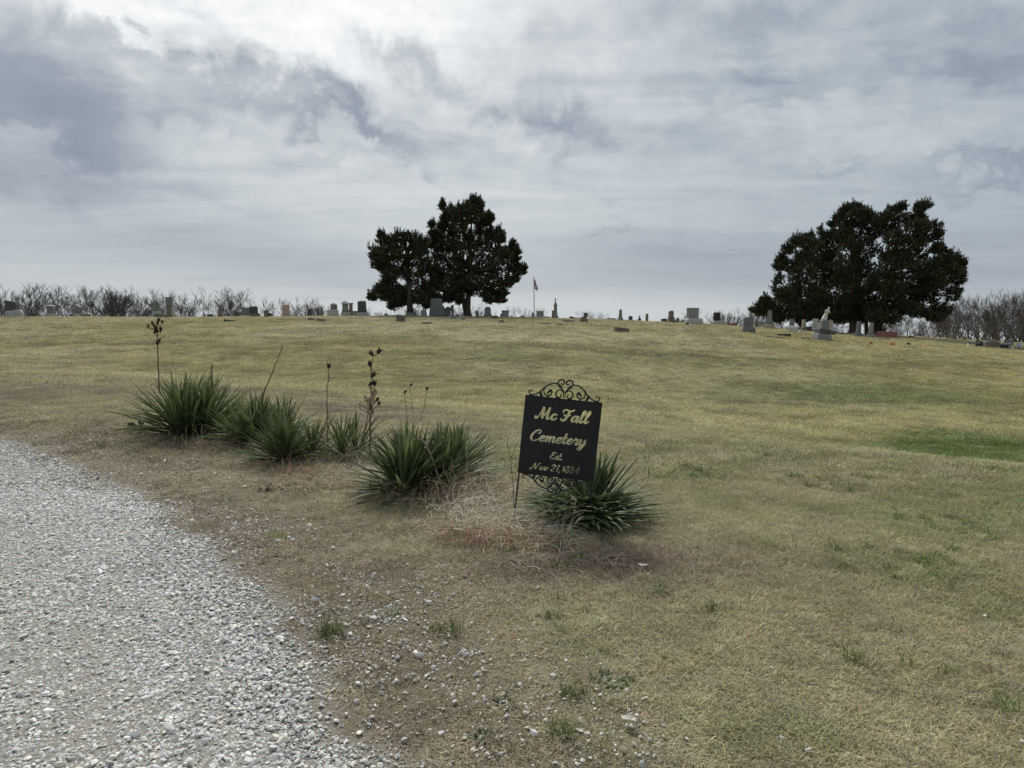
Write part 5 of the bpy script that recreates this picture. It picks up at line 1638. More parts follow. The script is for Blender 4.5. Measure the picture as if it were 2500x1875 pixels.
g('grave_marker', 'grave marker', 0, 0, 0, .3, [(B_, 'box', 'black', 2475, 2504, 850, 854.5)], 'black low marker at the right edge beneath the pinwheel', G_FLAT)
g('vase', 'vase', 0, 0, 0, .9, [(B_, 'drum', 'white', 2468, 2474.5, 850, 853.4)], 'small white vase between the stone table and the black low marker', G_FLAT)
g('grave_marker', 'grave marker', 0, 4, 0, .5, [(B_, 'slope', 'black', 548, 576, 779, 784.6)], 'black slanted marker low on the slope left of the reddish pair', G_FLAT)
g('grave_marker', 'grave marker', 0, 4, 0, .5, [(B_, 'bow', 'red', 752, 770.5, 776.8, 782.4)], 'low reddish-brown marker, left of a pair', G_FLAT)
g('grave_marker', 'grave marker', 0, 6, 0, .5, [(B_, 'slope', 'brown', 774, 795, 777, 784)], 'low dark brown marker, right of a pair', G_FLAT)
g('grave_marker', 'grave marker', 0, 0, 0, .35, [(B_, 'flat', 'brown', 1030.5, 1055, 786.8, 790.8)], 'flat brown marker on the slope below the largest tapered monument', G_FLAT)

# the leaning monument with a statue
SD = ground(2005, 829).y
sx_ = ray(2005, 829); X = sx_.x / sx_.y * SD
loc = Vector((X, SD, float(zf(X, SD)))); k = SD / FPX
root = empty('statue_monument', loc); root.rotation_euler = (0, R(8), R(8))
tag(root, 'leaning monument of stacked blocks carrying a pale robed statue with bowed head', 'monument', G_RIGHT)
hh = lambda y: at(2005, y, SD).z - loc.z
for nm, sh, mt, w, y0, y1, cx_ in (('base', 'box', 'grey', 36, 830, 816, 0), ('plinth', 'box', 'dark', 29, 816.3, 803.5, .01), ('pedestal', 'taper.86', 'mid', 21, 803.8, 784, .02), ('cap', 'mould', 'grey', 20, 784.3, 781.5, .02)):
    mb = MB(); piece(mb, sh, cx_, hh(y0) - (.08 if nm == 'base' else 0), hh(y1), w * k, w * k * .8); mb.build(nm, M[mt], root)
mb = MB(); n = 12; H = hh(748) - hh(781.5); z0 = hh(781.5)
rings = []
for t, rx, ry, ox, fold in ((0, .20, .17, -.02, .03), (.12, .19, .16, -.01, .04), (.28, .165, .145, .02, .035), (.45, .13, .115, .06, .02), (.54, .12, .10, .085, .01), (.62, .15, .115, .10, .0), (.72, .17, .12, .115, 0),
                            (.78, .14, .10, .13, 0), (.815, .065, .06, .15, 0), (.84, .055, .055, .16, 0), (.87, .075, .075, .175, 0), (.92, .088, .085, .185, 0), (.97, .07, .07, .18, 0), (1.0, .02, .02, .175, 0)):
    s_ = H / 1.08
    rings.append([(ox * s_ + (rx + fold * math.cos(5 * 6.283 * i / n)) * s_ * math.cos(6.283 * i / n), (ry + fold * math.cos(5 * 6.283 * i / n)) * s_ * math.sin(6.283 * i / n) - (.05 * s_ if t > .8 else 0), z0 + H * t) for i in range(n)])
mb.loft(rings)
s_ = H / 1.08
for q in (-1, 1):   # forearms folded to the chest
    mb.tube([(s_ * (.115 + q * .15), 0, z0 + H * .73), (s_ * (.12 + q * .17), -.06 * s_, z0 + H * .60), (s_ * (.13 + q * .03), -.16 * s_, z0 + H * .62), (s_ * .13, -.15 * s_, z0 + H * .66)], [.05 * s_, .045 * s_, .035 * s_, .02 * s_], 6)
mb.build('statue', M['marble'], root, smooth=True)['label'] = 'pale robed stone figure with head bowed to the right'

# ------------------------------------------------------------------ flagpole and flag
FD = 64.0
pb = at(1304.5, 779, FD); pb.z = float(zf(pb.x, pb.y)); ptop = at(1303, 679, FD)
root = empty('flagpole', pb); tag(root, 'thin white flagpole with a limp striped flag on the crest', 'flagpole')
WHITE = plain('white_paint', (.62, .63, .63), .5, .3, var=.05)
hgt = ptop.z - pb.z
mb = MB(); mb.tube([(0, 0, -.1), (-.02, 0, hgt * .5), (ptop.x - pb.x, 0, hgt)], [.05, .042, .028], 8); mb.build('pole', WHITE, root)
mb = MB(); piece(mb, 'ball', ptop.x - pb.x, hgt - .01, hgt + .10, .10, .10); mb.build('finial', WHITE, root)
F_RED = plain('flag_red', (.36, .055, .06), .9, .05); F_WHITE = plain('flag_white', (.62, .61, .60), .9, .05); F_BLUE = plain('flag_blue', (.035, .045, .14), .9, .05)
nu, nv = 22, 26; hoist = .78; V = []; F = []; MI = []
for i in range(nu + 1):
    s = i / nu
    for j in range(nv + 1):
        t = j / nv
        x = .03 + .33 * s ** .8 * (1 - .15 * t) + .02 * math.sin(9 * s + 3 * t)
        y = .09 * math.sin(11 * s + 2.5 * t) * (s ** .5)
        z = hgt - .08 - t * hoist * (1 - .62 * s) - .78 * s ** 1.15 + .02 * math.sin(14 * s)
        V.append((x + ptop.x - pb.x, y, z))
for i in range(nu):
    for j in range(nv):
        a = i * (nv + 1) + j; F.append((a, a + nv + 1, a + nv + 2, a + 1))
        MI.append(2 if (i < nu * .4 and j < 14) else ((j // 2) % 2))
me = mesh('flag', V, F, F_RED, True); me.materials.append(F_WHITE); me.materials.append(F_BLUE); me.polygons.foreach_set('material_index', MI)
fl = link('flag', me, root); fl['label'] = 'red and white striped flag with a blue starred corner, hanging limp'
mb = MB(); me_v = me.vertices
for i in range(1, 9):          # white stars in the blue corner
    for j in range(1, 13, 2):
        if (i + j // 2) % 2: continue
        c = Vector(V[i * (nv + 1) + j]); q = .012
        mb.add([c + Vector((a, -.006, b)) for a, b in ((0, q), (q * .3, q * .3), (q, 0), (q * .4, -q * .3), (q * .6, -q), (0, -q * .5), (-q * .6, -q), (-q * .4, -q * .3), (-q, 0), (-q * .3, q * .3))], [tuple(range(10))])
mb.build('star', F_WHITE, fl)['kind'] = 'stuff'

# ------------------------------------------------------------------ grave flowers and pinwheel
PET_R = plain('red_petal', (.55, .06, .035), .6, .2, trans=.2); PET_W = plain('white_petal', (.75, .72, .62), .6, .2, trans=.2); PET_P = plain('pink_petal', (.5, .32, .27), .7, .1)
STEMM = plain('flower_stem', (.05, .09, .03), .7, .2)


def flower(px, py, s, mats, label, seed, dark=False):
    g_ = np.random.default_rng(seed); gd = ground(px, py)
    root = empty('grave_flowers', gd); tag(root, label, 'flowers', 'artificial flowers at the graves')
    mb = MB()
    for i in range(6):
        a = g_.uniform(0, 6.28); mb.tube([(0, 0, 0), (math.cos(a) * s * .4, math.sin(a) * s * .3, s * .5)], [.006, .005], 3)
    mb.build('stem', STEMM, root)
    for i in range(7):
        m_ = mats[i % len(mats)]
        cx_, cz_, cy_ = g_.uniform(-.5, .5) * s, g_.uniform(.25, .7) * s, g_.uniform(-.3, .3) * s
        V = [(cx_, cy_, cz_)]; F = []
        for q in range(10):
            r = s * (.30 if q % 2 == 0 else .14)
            V.append((cx_ + r * math.cos(q * .628 + i), cy_ - .03 + g_.uniform(-.04, .04), cz_ + r * math.sin(q * .628 + i)))
        F = [(0, 1 + q, 1 + (q + 1) % 10) for q in range(10)]
        link('blossom', mesh('blossom', V, F, m_), root)


flower(2122, 844.5, .24, [PET_R, PET_W, PET_R], 'low red flowers with a white lily on the lawn', 3)
flower(2178, 844.5, .20, [PET_R], 'single round bunch of bright red flowers on the lawn', 4)
flower(2218, 843, .18, [plain('dark_leafage', (.035, .05, .025), .7, .2)], 'small dark leafy plant right of the red bunch', 5)
flower(2137.5, 822, .16, [PET_P], 'pale pink flowers at the left end of the red headstone', 6)
flower(2191, 824, .16, [PET_P, PET_R], 'pale pink flowers at the right end of the red headstone', 7)
gd = ground(2487, 851)
root = empty('pinwheel', gd); tag(root, 'blue and white foil pinwheel at the right edge', 'pinwheel')
zt = at(2487, 842, gd.y).z - gd.z
mb = MB(); mb.tube([(0, 0, 0), (0, 0, zt)], .012, 5); mb.build('stake', WHITE, root)
PW_B = plain('blue_foil', (.08, .22, .55), .3, .6); PW_W = plain('white_foil', (.7, .74, .78), .3, .6)
for i in range(8):
    a = i * .785; V = [(0, -.02, zt), (.17 * math.cos(a), -.05, zt + .17 * math.sin(a)), (.15 * math.cos(a + .6), -.01, zt + .15 * math.sin(a + .6))]
    V += [(x, y + .012, z) for x, y, z in V]
    link('vane', mesh('vane', V, [(0, 1, 2), (5, 4, 3), (0, 3, 4, 1), (1, 4, 5, 2), (2, 5, 3, 0)], PW_B if i % 2 else PW_W), root)
mb = MB(); piece(mb, 'ball', 0, .0, .14, .16, .16); mb.build('weight', M['brown'], root)


# ------------------------------------------------------------------ cedars
CEDAR = tinted('cedar_foliage', 'GEOMETRY', rough=.85, trans=.08, spec=.1, vary=.4, nscale=20)
BARK = plain('cedar_bark', (.085, .068, .055), .9, .1, var=.3)


def cedar(dist, scale, ox, oy, trunk, lobes, label, seed, wind=(0, 0), dens=1.0, tint=(.046, .054, .032), base_px=None, forks=None, lean=.0, depthk=.9, gap=.30):
    """lobes and trunk in crop coordinates; scale = crop px per photo px, ox, oy crop origin"""
    g_ = np.random.default_rng(seed)
    k = dist / FPX
    bx = ox + trunk[0][0] / scale
    b = at(bx, 780, dist); b.z = float(zf(b.x, b.y))
    root = empty('cedar_tree', b)
    tag(root, label, 'cedar tree', 'dark cedars on the hill')

    def W3(cx, cy, dy=0.0):
        p = at(ox + cx / scale, oy + cy / scale, dist); p.y += dy
        return p - b
    mb = MB()
    T0 = [W3(cx, cy) for cx, cy, r in trunk]; T0[0].z = min(T0[0].z, 0) - .15
    rr = [r / scale * k for cx, cy, r in trunk]
    mb.tube(T0, rr, 9)
    for fk in (forks or []):
        P = [W3(cx, cy) for cx, cy, r in fk]
        if fk[0][1] > 1250: P[0].z = min(P[0].z, 0) - .1
        mb.tube(P, [r / scale * k for cx, cy, r in fk], 8)
    # root flare
    mb.disc(-.12, .35, rr[0] * 1.5, rr[0] * 1.02, 9, T0[0].x, T0[0].y)
    V = []; C = []
    tops = T0[1:]
    for (cx, cy, rx, ry) in lobes:
        if scale > 4.5 and cy < 480 and rx > 60: rx *= .85
        rx *= .94; ry *= .94
        rxm, rzm = rx / scale * k, ry / scale * k
        rym = (rxm + rzm) / 2 * depthk
        off = abs((cx - trunk[-1][0]) / scale * k)
        dy = g_.uniform(-1, 1) * max(1.6 - off * .12, .4)
        c = W3(cx, cy, dy); c.z -= .36; rzm *= .94
        # limb to this lobe
        tz = c.z - .25 * off - .3
        j = min(range(len(T0)), key=lambda q: abs(T0[q].z - tz))
        a = T0[j].copy()
        sag = -.12 * off
        if c.z < .38 * T0[-1].z:
            zz = max(c.z + .25 * off, .30 * T0[-1].z); q0 = max(q for q in range(len(T0) - 1) if T0[q].z <= zz)
            a = T0[q0].lerp(T0[q0 + 1], (zz - T0[q0].z) / (T0[q0 + 1].z - T0[q0].z)); sag = .10 * off
        mb.tube([a, (a + c) / 2 + Vector((0, 0, sag)), c, c + Vector((rxm * .4 * np.sign(c.x), 0, rzm * .35))], [.085, .06, .035, .015], 5)
        for q in range(7):
            d = g_.normal(size=3); d /= np.linalg.norm(d)
            e = c + Vector((d[0] * rxm * .8, d[1] * rym * .8, d[2] * rzm * .8))
            mb.tube([c + (a - c) * .25, (c + e) / 2 + Vector((0, 0, -.08)), e], [.035, .022, .01], 3, False)
        n = int(dens * (90 + 215 * (rxm * rzm) ** .95))
        d = g_.normal(size=(n, 3)); d /= np.linalg.norm(d, axis=1)[:, None]
        rad = g_.random(n) ** .30
        pos = np.array(c) + d * rad[:, None] * np.array([rxm, rym, rzm])
        # knots of foliage with gaps between them
        kk = vnoise(pos[:, 0] * 1.0 + pos[:, 1] * .7, pos[:, 2] * 1.3 + pos[:, 1] * .5, 1.15, seed + 50, 2)
        pos = pos[kk > gap]; d = d[kk > gap]; n = len(pos)
        axis = d * np.array([.75, .8, .35]) + np.array([wind[0], 0, .75 + wind[1]]) + g_.normal(0, .28, (n, 3))
        axis /= np.linalg.norm(axis, axis=1)[:, None]
        spk = (d[:, 2] > .45) & (g_.random(n) < .30)
        L_ = g_.uniform(.22, .50, n) * np.where(spk, 1.45, 1.0)
        axis = np.where(spk[:, None], axis * .35 + np.array([wind[0] * .5, 0, 1.0]) + g_.normal(0, .1, (n, 3)), axis)
        axis /= np.linalg.norm(axis, axis=1)[:, None]
        col0 = np.array(tint) * np.exp(g_.normal(0, .28, n))[:, None]
        bronze = (g_.random(n) < .22)[:, None]
        col0 = np.where(bronze, col0 * np.array([1.75, 1.15, .9]), col0)
        nb_ = 11
        for q in range(nb_):
            t = (q / nb_) * .85
            st = pos + axis * (L_ * t)[:, None] + g_.normal(0, .035, (n, 3))
            dr = axis + g_.normal(0, .42 * (1 - t * .7), (n, 3)); dr /= np.linalg.norm(dr, axis=1)[:, None]
            ln = L_ * g_.uniform(.28, .5, n) * (1 - .3 * t)
            wv = np.cross(dr, g_.normal(size=(n, 3))); wv /= np.linalg.norm(wv, axis=1)[:, None]
            wd = (g_.uniform(.040, .075, n) * (1 - .45 * t))[:, None]
            tri = np.stack([st - wv * wd, st + wv * wd, st + dr * ln[:, None]], 1)
            V.append(tri.reshape(-1, 3)); C.append(np.repeat(col0 * g_.uniform(.8, 1.2, (n, 1)), 3, 0))
    mb.build('trunk', BARK, root, smooth=True)
    V = np.concatenate(V); C = np.concatenate(C)
    me = fastmesh('crown', V, np.arange(len(V)).reshape(-1, 3), CEDAR)
    setattr_col(me, 'tint', C)
    cr = link('crown', me, root)
    return len(V) // 3


nt = 0
S4 = 4.809
nt += cedar(61.5, S4, 860, 460, [(678, 1500, 42), (676, 1380, 36), (668, 1200, 34), (655, 1000, 28), (640, 800, 20), (620, 600, 10)], [
    (400, 590, 115, 75), (560, 545, 100, 70), (700, 540, 110, 65), (820, 590, 80, 65), (620, 640, 200, 90), (255, 690, 70, 42), (330, 760, 100, 80), (300, 850, 75, 60), (380, 880, 90, 70), (480, 760, 150, 110),
    (560, 850, 190, 150), (720, 760, 170, 140), (830, 720, 75, 120), (850, 900, 90, 150), (700, 950, 160, 130), (480, 980, 100, 80), (300, 1100, 85, 50), (330, 1170, 115, 70), (260, 1240, 45, 40), (440, 1100, 120, 90),
    (450, 1230, 110, 80), (440, 1330, 50, 55), (560, 1200, 130, 110), (530, 1300, 80, 50), (750, 1130, 150, 110), (880, 1130, 110, 120), (860, 1270, 100, 60), (760, 1260, 60, 60), (890, 1330, 40, 35), (950, 1220, 50, 60), (215, 665, 40, 22), (650, 1270, 60, 50), (345, 520, 30, 30), (900, 600, 30, 50), (960, 1080, 70, 110)],
    'shorter broad cedar with a single trunk and a notched left side', 301)
nt += cedar(63.0, S4, 860, 460, [(1352, 1500, 46), (1350, 1400, 40), (1368, 1200, 26), (1375, 1000, 24), (1385, 700, 18), (1400, 400, 10), (1410, 200, 5)], [
    (1418, 170, 42, 60), (1490, 190, 36, 60), (1350, 240, 60, 80), (1440, 290, 120, 110), (1135, 230, 48, 60), (1095, 300, 60, 50), (1180, 300, 60, 70), (1265, 280, 42, 90), (1270, 400, 110, 110), (1560, 330, 60, 70), (1610, 330, 40, 55),
    (1540, 430, 120, 100), (1060, 400, 50, 50), (1110, 450, 95, 90), (1000, 500, 55, 40), (970, 560, 40, 60), (1080, 600, 110, 110), (1280, 570, 170, 130), (1450, 560, 160, 130), (1650, 520, 90, 80), (1720, 480, 40, 40), (1740, 570, 60, 60),
    (1000, 720, 70, 90), (1150, 760, 150, 130), (1350, 760, 170, 150), (1560, 720, 150, 140), (1720, 690, 80, 90), (1880, 680, 32, 60), (1800, 760, 70, 60), (1920, 760, 48, 60), (960, 880, 70, 100), (1100, 950, 120, 120), (1330, 930, 150, 120),
    (1550, 930, 160, 130), (1750, 880, 130, 110), (1900, 870, 70, 80), (1960, 940, 70, 40), (1900, 1020, 50, 50), (1000, 1080, 80, 90), (1150, 1120, 110, 90), (1450, 1080, 150, 90), (1650, 1070, 140, 90), (1800, 1060, 90, 80), (1120, 1240, 90, 70),
    (1230, 1200, 80, 60), (1480, 1180, 110, 60), (1620, 1200, 90, 70), (1600, 1270, 45, 40), (1740, 1180, 90, 60), (1760, 1260, 35, 45), (1690, 1270, 25, 30), (1265, 1290, 18, 25), (1400, 110, 16, 40), (1445, 115, 14, 40), (1500, 140, 16, 40), (1075, 190, 14, 40), (1150, 180, 14, 40), (1275, 210, 14, 50), (950, 400, 16, 30), (945, 500, 16, 30), (1615, 280, 16, 45), (1880, 625, 14, 40), (1940, 700, 16, 40), (2010, 905, 26, 20), (1350, 1130, 160, 80), (1000, 980, 90, 90), (1250, 1060, 120, 90), (1050, 1270, 60, 30)],
    'tallest cedar of the left pair, ragged spires over a forked trunk', 302, forks=[[(1340, 1400, 28), (1300, 1280, 24), (1285, 1150, 20), (1240, 900, 14), (1180, 500, 8)]])
S5 = 3.95
nt += cedar(66, S5, 1840, 460, [(470, 1400, 44), (465, 1280, 34), (440, 1050, 26), (430, 800, 18), (400, 560, 8)], [
    (375, 490, 60, 42), (320, 560, 55, 55), (500, 440, 70, 50), (560, 420, 45, 40), (520, 520, 110, 60), (290, 660, 55, 60), (370, 720, 90, 60), (250, 730, 45, 30), (440, 640, 80, 70), (520, 680, 120, 110), (430, 800, 130, 80), (230, 850, 40, 50),
    (220, 930, 50, 60), (330, 900, 100, 80), (480, 920, 140, 100), (250, 1000, 80, 70), (110, 1050, 45, 35), (160, 1080, 60, 60), (50, 1140, 50, 30), (100, 1170, 60, 50), (350, 1070, 130, 100), (200, 1180, 100, 80), (330, 1190, 110, 70), (470, 1130, 110, 100), (560, 1040, 120, 110), (170, 1130, 100, 60), (110, 1110, 60, 50), (420, 1220, 110, 50), (520, 1200, 100, 60), (250, 1225, 90, 45), (600, 1100, 110, 100)],
    'leftmost cedar of the grove with a ragged stepped left edge', 311, wind=(-.1, 0), tint=(.050, .064, .038), dens=1.05)
nt += cedar(69, S5, 1840, 460, [(700, 1400, 36), (695, 1250, 30), (680, 900, 22), (650, 550, 8)], [
    (650, 390, 26, 45), (690, 420, 40, 40), (650, 480, 80, 60), (750, 420, 45, 50), (760, 520, 90, 80), (640, 620, 130, 100), (780, 680, 130, 120), (640, 800, 140, 110), (780, 860, 150, 120), (660, 980, 150, 120), (760, 1090, 150, 110), (620, 1180, 120, 80), (760, 1210, 120, 70), (560, 1180, 90, 80), (690, 1230, 80, 50), (820, 1150, 110, 90)],
    'slim-topped cedar in the grove, second from its left side', 312, gap=.22, tint=(.044, .058, .034))
nt += cedar(64, S5, 1840, 460, [(958, 1420, 38), (960, 1280, 36), (1000, 950, 30), (970, 600, 20), (950, 250, 7)], [
    (900, 165, 35, 35), (950, 150, 55, 28), (1000, 175, 50, 40), (1050, 240, 60, 50), (890, 220, 55, 50), (960, 230, 95, 55), (1110, 250, 34, 36), (830, 290, 40, 35), (900, 320, 95, 60), (1030, 300, 100, 60), (1120, 300, 45, 50), (850, 400, 60, 60), (950, 420, 120, 80), (1090, 420, 100, 90),
    (880, 540, 100, 80), (1030, 570, 140, 100), (900, 700, 140, 110), (1060, 730, 130, 110), (880, 860, 140, 100), (1000, 900, 150, 110), (850, 1010, 140, 100), (980, 1070, 150, 90), (930, 1180, 150, 80), (1080, 1180, 110, 80), (900, 1225, 90, 55), (1040, 1235, 90, 50), (1130, 1080, 120, 90)],
    'tall blunt-topped cedar in the middle of the grove', 313, wind=(.12, 0), dens=1.0, gap=.24, forks=[[(1090, 1420, 20), (1085, 1280, 18), (1080, 1100, 14)]])
nt += cedar(61, S5, 1840, 460, [(1192, 1420, 46), (1195, 1280, 42), (1290, 1000, 34), (1360, 650, 22), (1420, 250, 8)], [
    (1500, 120, 36, 34), (1560, 150, 70, 32), (1630, 165, 50, 26), (1440, 160, 80, 36), (1350, 200, 75, 45), (1240, 240, 45, 24), (1280, 280, 70, 50), (1450, 250, 150, 60), (1600, 240, 60, 45), (1360, 350, 110, 70), (1500, 360, 120, 70), (1630, 330, 80, 50), (1710, 320, 45, 35),
    (1300, 470, 110, 80), (1450, 480, 120, 80), (1600, 460, 100, 70), (1700, 420, 40, 60), (1280, 620, 130, 90), (1450, 620, 140, 90), (1610, 600, 110, 80), (1730, 560, 70, 60), (1790, 540, 36, 48), (1200, 760, 130, 110), (1380, 780, 150, 110), (1570, 760, 140, 90), (1720, 700, 100, 70),
    (1800, 640, 36, 70), (1860, 680, 40, 28), (1990, 640, 28, 34), (1960, 700, 60, 40), (2060, 680, 34, 34), (1880, 770, 100, 50), (2050, 790, 42, 40), (1990, 850, 80, 45), (1830, 870, 120, 70), (1960, 950, 60, 34), (1650, 890, 140, 90), (1450, 940, 160, 100), (1250, 940, 130, 110),
    (1560, 1040, 150, 80), (1740, 1010, 130, 80), (1870, 1000, 70, 60), (1350, 1080, 150, 80), (1200, 1130, 130, 80), (1420, 1170, 110, 50), (1600, 1150, 120, 60), (1760, 1130, 110, 60), (1820, 1190, 60, 50), (1650, 1215, 70, 50), (1120, 1220, 100, 60), (1230, 1225, 110, 50), (1320, 1215, 90, 45), (1500, 1150, 120, 70), (1100, 1000, 130, 110), (1180, 880, 120, 100), (1700, 820, 130, 80), (1700, 940, 120, 80)],
    'widest cedar at the right of the grove with a wind-swept top', 314, wind=(.42, -.10), dens=1.0, gap=.27)
print('cedar tris', nt)

# ------------------------------------------------------------------ bare trees
TWIG_G = plain('grey_bark', (.095, .090, .088), .9, .1, var=.2)
TWIG_B = plain('brown_bark', (.105, .084, .070), .9, .1, var=.2)


def bare_proto(seed, stems, spread, levels=5, up=.35, rmin=.007, kids=(3, 5)):
    """unit-height bare tree: returns (trunk mesh data, branch mesh data) as V,F"""
    g_ = random.Random(seed)
    tr = MB(); br = MB()

    def grow(p, d, ln, r, lv):
        pts = [p.copy()]; rr_ = [r]; n = 3 if lv < 3 else 2
        q = p.copy(); dd = d.copy()
        for i in range(n):
            dd = (dd + Vector((g_.gauss(0, .16), g_.gauss(0, .16), g_.gauss(0, .08) + up * .12))).normalized()
            q = q + dd * ln / n
            pts.append(q.copy()); rr_.append(max(r * (1 - .45 * (i + 1) / n), rmin * .75))
        (tr if lv == 0 else br).tube(pts, rr_, 5 if lv < 2 else 3, False)
        if lv >= levels: return
        c = g_.randint(*kids)
        for j in range(c):
            t = g_.uniform(.35, 1.0) if j < c - 1 else 1.0
            f = t * n; i = min(int(f), n - 1); pos = pts[i].lerp(pts[i + 1], f - i)
            a = g_.uniform(0, 6.28); ang = g_.uniform(.3, .68) * (1 if j < c - 1 else .4)
            x = dd.orthogonal().normalized(); y = dd.cross(x)
            nd = (dd * math.cos(ang) + (x * math.cos(a) + y * math.sin(a)) * math.sin(ang) + Vector((0, 0, up * .35))).normalized()
            grow(pos, nd, ln * g_.uniform(.55, .82), max(rr_[i] * .62, rmin), lv + 1)
    for s in range(stems):
        a = 6.283 * s / stems + g_.uniform(-.5, .5)
        tilt = spread * g_.uniform(.5, 1.2) if stems > 1 else g_.uniform(0, .1)
        d = Vector((math.cos(a) * math.sin(tilt), math.sin(a) * math.sin(tilt), math.cos(tilt)))
        grow(Vector((math.cos(a) * .12 * (stems > 1), math.sin(a) * .12 * (stems > 1), -.2)), d, 3.0 * g_.uniform(.8, 1.1), .16 if stems < 3 else .11, 0)
    h = max(v[2] for v in br.V)
    return tr, br, h


PB = []
for i, (st_, sp_, up_, kd) in enumerate([(2, .35, .5, (3, 4)), (3, .42, .4, (2, 4)), (1, 0, .35, (3, 4)), (4, .5, .45, (2, 3)), (1, 0, .5, (3, 4)), (2, .5, .35, (2, 4)), (3, .3, .55, (2, 4))]):
    tr, br, h = bare_proto(500 + i, st_, sp_, 5, up_, .012, kd)
    PB.append([(mesh('trunk', tr.V, tr.F, m_), mesh('branches', br.V, br.F, m_), h) for m_ in (TWIG_G, TWIG_B)])
    print('bare', i, len(br.F), h)


def bare(px, ytop, dist, kind, brown, label, group, fat=1.0, ybase=None):
    tm, bm_, h = PB[kind % 7][1 if brown else 0]
    p = at(px, ytop, dist); z = float(zf(p.x, p.y))
    H = p.z - z; s = H / h
    root = empty('bare_tree', (p.x, p.y, z), rnd.uniform(0, 6.28))
    root.scale = (s * fat, s * fat, s)
    tag(root, label, 'bare tree', group)
    link('trunk', tm, root); link('branches', bm_, root)


# left wood: tops read along the skyline
TOPL = [(-60, 700), (0, 694), (60, 688), (110, 700), (140, 695), (190, 706), (240, 694), (290, 700), (330, 712), (370, 712), (410, 708), (440, 716), (470, 702), (500, 698), (530, 706), (555, 722), (575, 732)]
lx = [t[0] for t in TOPL]; ly = [t[1] for t in TOPL]
MARKS_L = [(30, 'the leftmost dark slab'), (125, 'the square grey pier'), (195, 'the sloping-topped grey slab'), (300, 'the gap before the mossy block'), (380, 'the grey-green peaked monument'), (415, 'the tallest pale monument'), (513, 'the low dark block'), (560, 'the slim dark obelisk')]
MARKS_R = [(2165, 'the red granite headstone'), (2224, 'the low dark stone by the red one'), (2325, 'the brown tapered stone'), (2355, 'the small olive stone'), (2393, 'the black slanted stone'), (2420, 'the brown rounded headstone'), (2455, 'the stone table bench'), (2487, 'the blue pinwheel')]
ORD = ['nearest', 'second', 'third', 'fourth', 'fifth', 'sixth', 'seventh', 'eighth', 'ninth', 'tenth']
MARKS_G = [(1880, 'the twin-pointed obelisk'), (1932, 'the white chest tomb'), (1990, 'the pale square pillar'), (2012, 'the leaning statue'), (2095, 'the dark leaning obelisk'), (2126, 'the slim grey obelisk')]
MARKS_M = [(1690, 'the widest grey monument'), (1750, 'the black square stone'), (1786, 'the long low reddish stone'), (1826, 'the near dark grey headstone')]
used_marks = {}


def by_mark(px, marks, what):
    m_ = min(marks, key=lambda q: abs(q[0] - px)); side_ = 'left' if px < m_[0] else 'right'
    n_ = used_marks[(m_[1], side_, what)] = used_marks.get((m_[1], side_, what), 0) + 1
    return '%s %s %s of %s' % (ORD[min(n_ - 1, 9)], what, side_, m_[1])


i = 0
x = -50
while x < 560:
    bare(x, np.interp(x, lx, ly) + rnd.uniform(-9, 5), rnd.uniform(112, 128), i * 3 + i // 4, False, by_mark(x, MARKS_L, 'tall leafless tree'), 'front rank of the left wood', rnd.uniform(.95, 1.3))
    x += rnd.uniform(19, 30); i += 1
x = -60
while x < 560:
    bare(x, np.interp(x, lx, ly) + rnd.uniform(14, 34), rnd.uniform(135, 165), i * 5, i % 3 == 0, by_mark(x, MARKS_L, 'rear thin leafless tree'), 'second rank of the left wood', rnd.uniform(.9, 1.3))
    x += rnd.uniform(34, 50); i += 1
for px, yt, lab in [(580, 722, 'leafless tree above the short near-black slab'), (597, 714, 'leafless tree behind the middle of three dark stones'), (628, 720, 'leafless tree above the dark slab leaning left'),
                    (650, 724, 'leafless tree above the narrow mossy stone'), (675, 732, 'small leafless tree left of the pinkish monument'),
                    (705, 722, 'leafless tree right behind the pinkish monument'), (730, 724, 'round leafless tree between the pinkish monument and the dark slab'), (748, 738, 'small leafless tree behind the upright dark slab')]:
    bare(px, yt, rnd.uniform(120, 135), i * 2 + 1, False, lab, 'bare trees behind the left of the crest', 1.0); i += 1
for px, yt, lab in [(775, 742, 'low leafless bush right of the upright dark slab'), (790, 738, 'low leafless tree behind the very thin post'), (800, 746, 'low leafless bush left of the pale squat block'), (905, 748, 'sparse bush right of the big dark slab'),
                    (930, 752, 'faint bush left of the small dark stone'), (945, 756, 'faint bush behind the small dark stone'), (975, 748, 'bush of bare twigs under the short cedar'), (990, 742, 'taller bare sapling leaning by the short cedar trunk'),
                    (1022, 738, 'bare sapling right of the short cedar trunk'), (1034, 744, 'bare bush behind the small tipped grey stone'), (1112, 746, 'bare bush left of the forked cedar trunk'), (1122, 740, 'bare sapling touching the forked cedar trunk'),
                    (1152, 736, 'bare sapling right of the forked cedar trunk'), (1160, 752, 'small bare bush behind the round-topped stone'), (1212, 758, 'faint bare bush right of the shouldered stone'), (1252, 764, 'faint twigs right of the square weathered block')]:
    bare(px, yt, rnd.uniform(88, 115), i * 2, False, lab, 'bare bushes behind the middle of the crest', 1.25); i += 1
bare(1278, 746, 100, 3, False, 'wide fan-shaped bare tree just left of the flagpole', 'bare bushes behind the middle of the crest', 1.5)
bare(1296, 752, 104, 1, False, 'bare tree touching the flagpole from the left', 'bare bushes behind the middle of the crest', 1.4)
bare(1338, 768, 104, 5, False, 'faint twigs right of the white-roofed monument', 'bare bushes behind the middle of the crest', 1.5)
bare(1442, 758, 92, 3, False, 'dense bare tree behind the stacked dark block', 'bare bushes behind the middle of the crest', 1.5)
bare(1464, 756, 98, 1, False, 'wide open bare tree right of the stacked dark block', 'bare bushes behind the middle of the crest', 1.6)
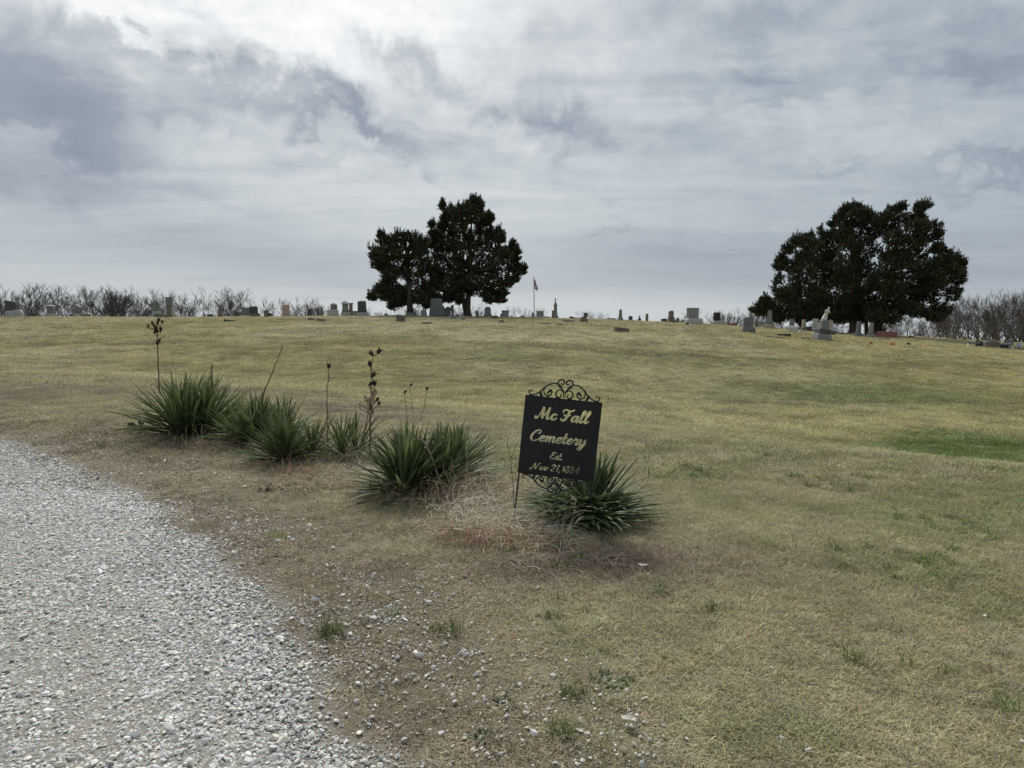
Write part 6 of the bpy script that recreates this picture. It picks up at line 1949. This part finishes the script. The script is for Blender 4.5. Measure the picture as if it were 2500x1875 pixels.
bare(1590, 782, 110, 5, False, 'faint twigs right of the round-topped pillar', 'bare bushes behind the middle of the crest', 1.5)
for px, yt in [(1660, 776), (1668, 768), (1700, 760), (1716, 752), (1730, 762), (1748, 754), (1762, 756), (1775, 762), (1790, 758), (1806, 754), (1818, 748), (1832, 746), (1845, 748), (1856, 750)]:
    bare(px, yt, rnd.uniform(105, 130), i * 3, i % 3 == 0, by_mark(px, MARKS_M, 'leafless tree'), 'bare trees left of the cedar grove', 1.0); i += 1
TOPR = [(1880, 770), (2000, 780), (2100, 778), (2180, 758), (2240, 744), (2290, 736), (2335, 704), (2375, 716), (2400, 710), (2440, 704), (2490, 698), (2560, 696)]
rx_ = [t[0] for t in TOPR]; ry_ = [t[1] for t in TOPR]
x = 1880
while x < 2180:
    bare(x, np.interp(x, rx_, ry_) + rnd.uniform(-4, 14), rnd.uniform(88, 105), i * 3, i % 2 == 0, by_mark(x, MARKS_G, 'bare brushy tree'), 'bare trees behind the grove', 1.0)
    x += rnd.uniform(16, 24); i += 1
x = 2150
while x < 2580:
    bare(x, np.interp(x, rx_, ry_) + rnd.uniform(-4, 12), rnd.uniform(84, 98), i * 3 + 1, i % 3 != 0, by_mark(x, MARKS_R, 'tall leafless tree'), 'front rank of the right wood', .95)
    x += rnd.uniform(17, 26); i += 1
x = 2160
while x < 2590:
    bare(x, np.interp(x, rx_, ry_) + rnd.uniform(16, 50), rnd.uniform(100, 125), i * 5 + 2, i % 2 == 0, by_mark(x, MARKS_R, 'rear leafless tree'), 'second rank of the right wood', 1.2)
    x += rnd.uniform(18, 28); i += 1
x = 2150
while x < 2590:
    bare(x, np.interp(x, rx_, ry_) + rnd.uniform(50, 80), rnd.uniform(78, 90), 3, i % 2 == 0, by_mark(x, MARKS_R, 'low bare scrub bush'), 'scrub of the right wood', 1.6)
    x += rnd.uniform(18, 30); i += 1
# the twiggy bush growing by the stacked block, and the russet bush behind the statue
bare(1428, 761, 53.5, 3, False, 'dark twiggy bush sprouting over the stacked dark block', 'bare bushes behind the middle of the crest', 1.6)
bare(2040, 786, 58, 3, True, 'russet bare bush right of the leaning statue', 'bare trees behind the grove', 1.7)
bare(2052, 792, 59, 1, True, 'lower russet bush farther right of the leaning statue', 'bare trees behind the grove', 1.7)
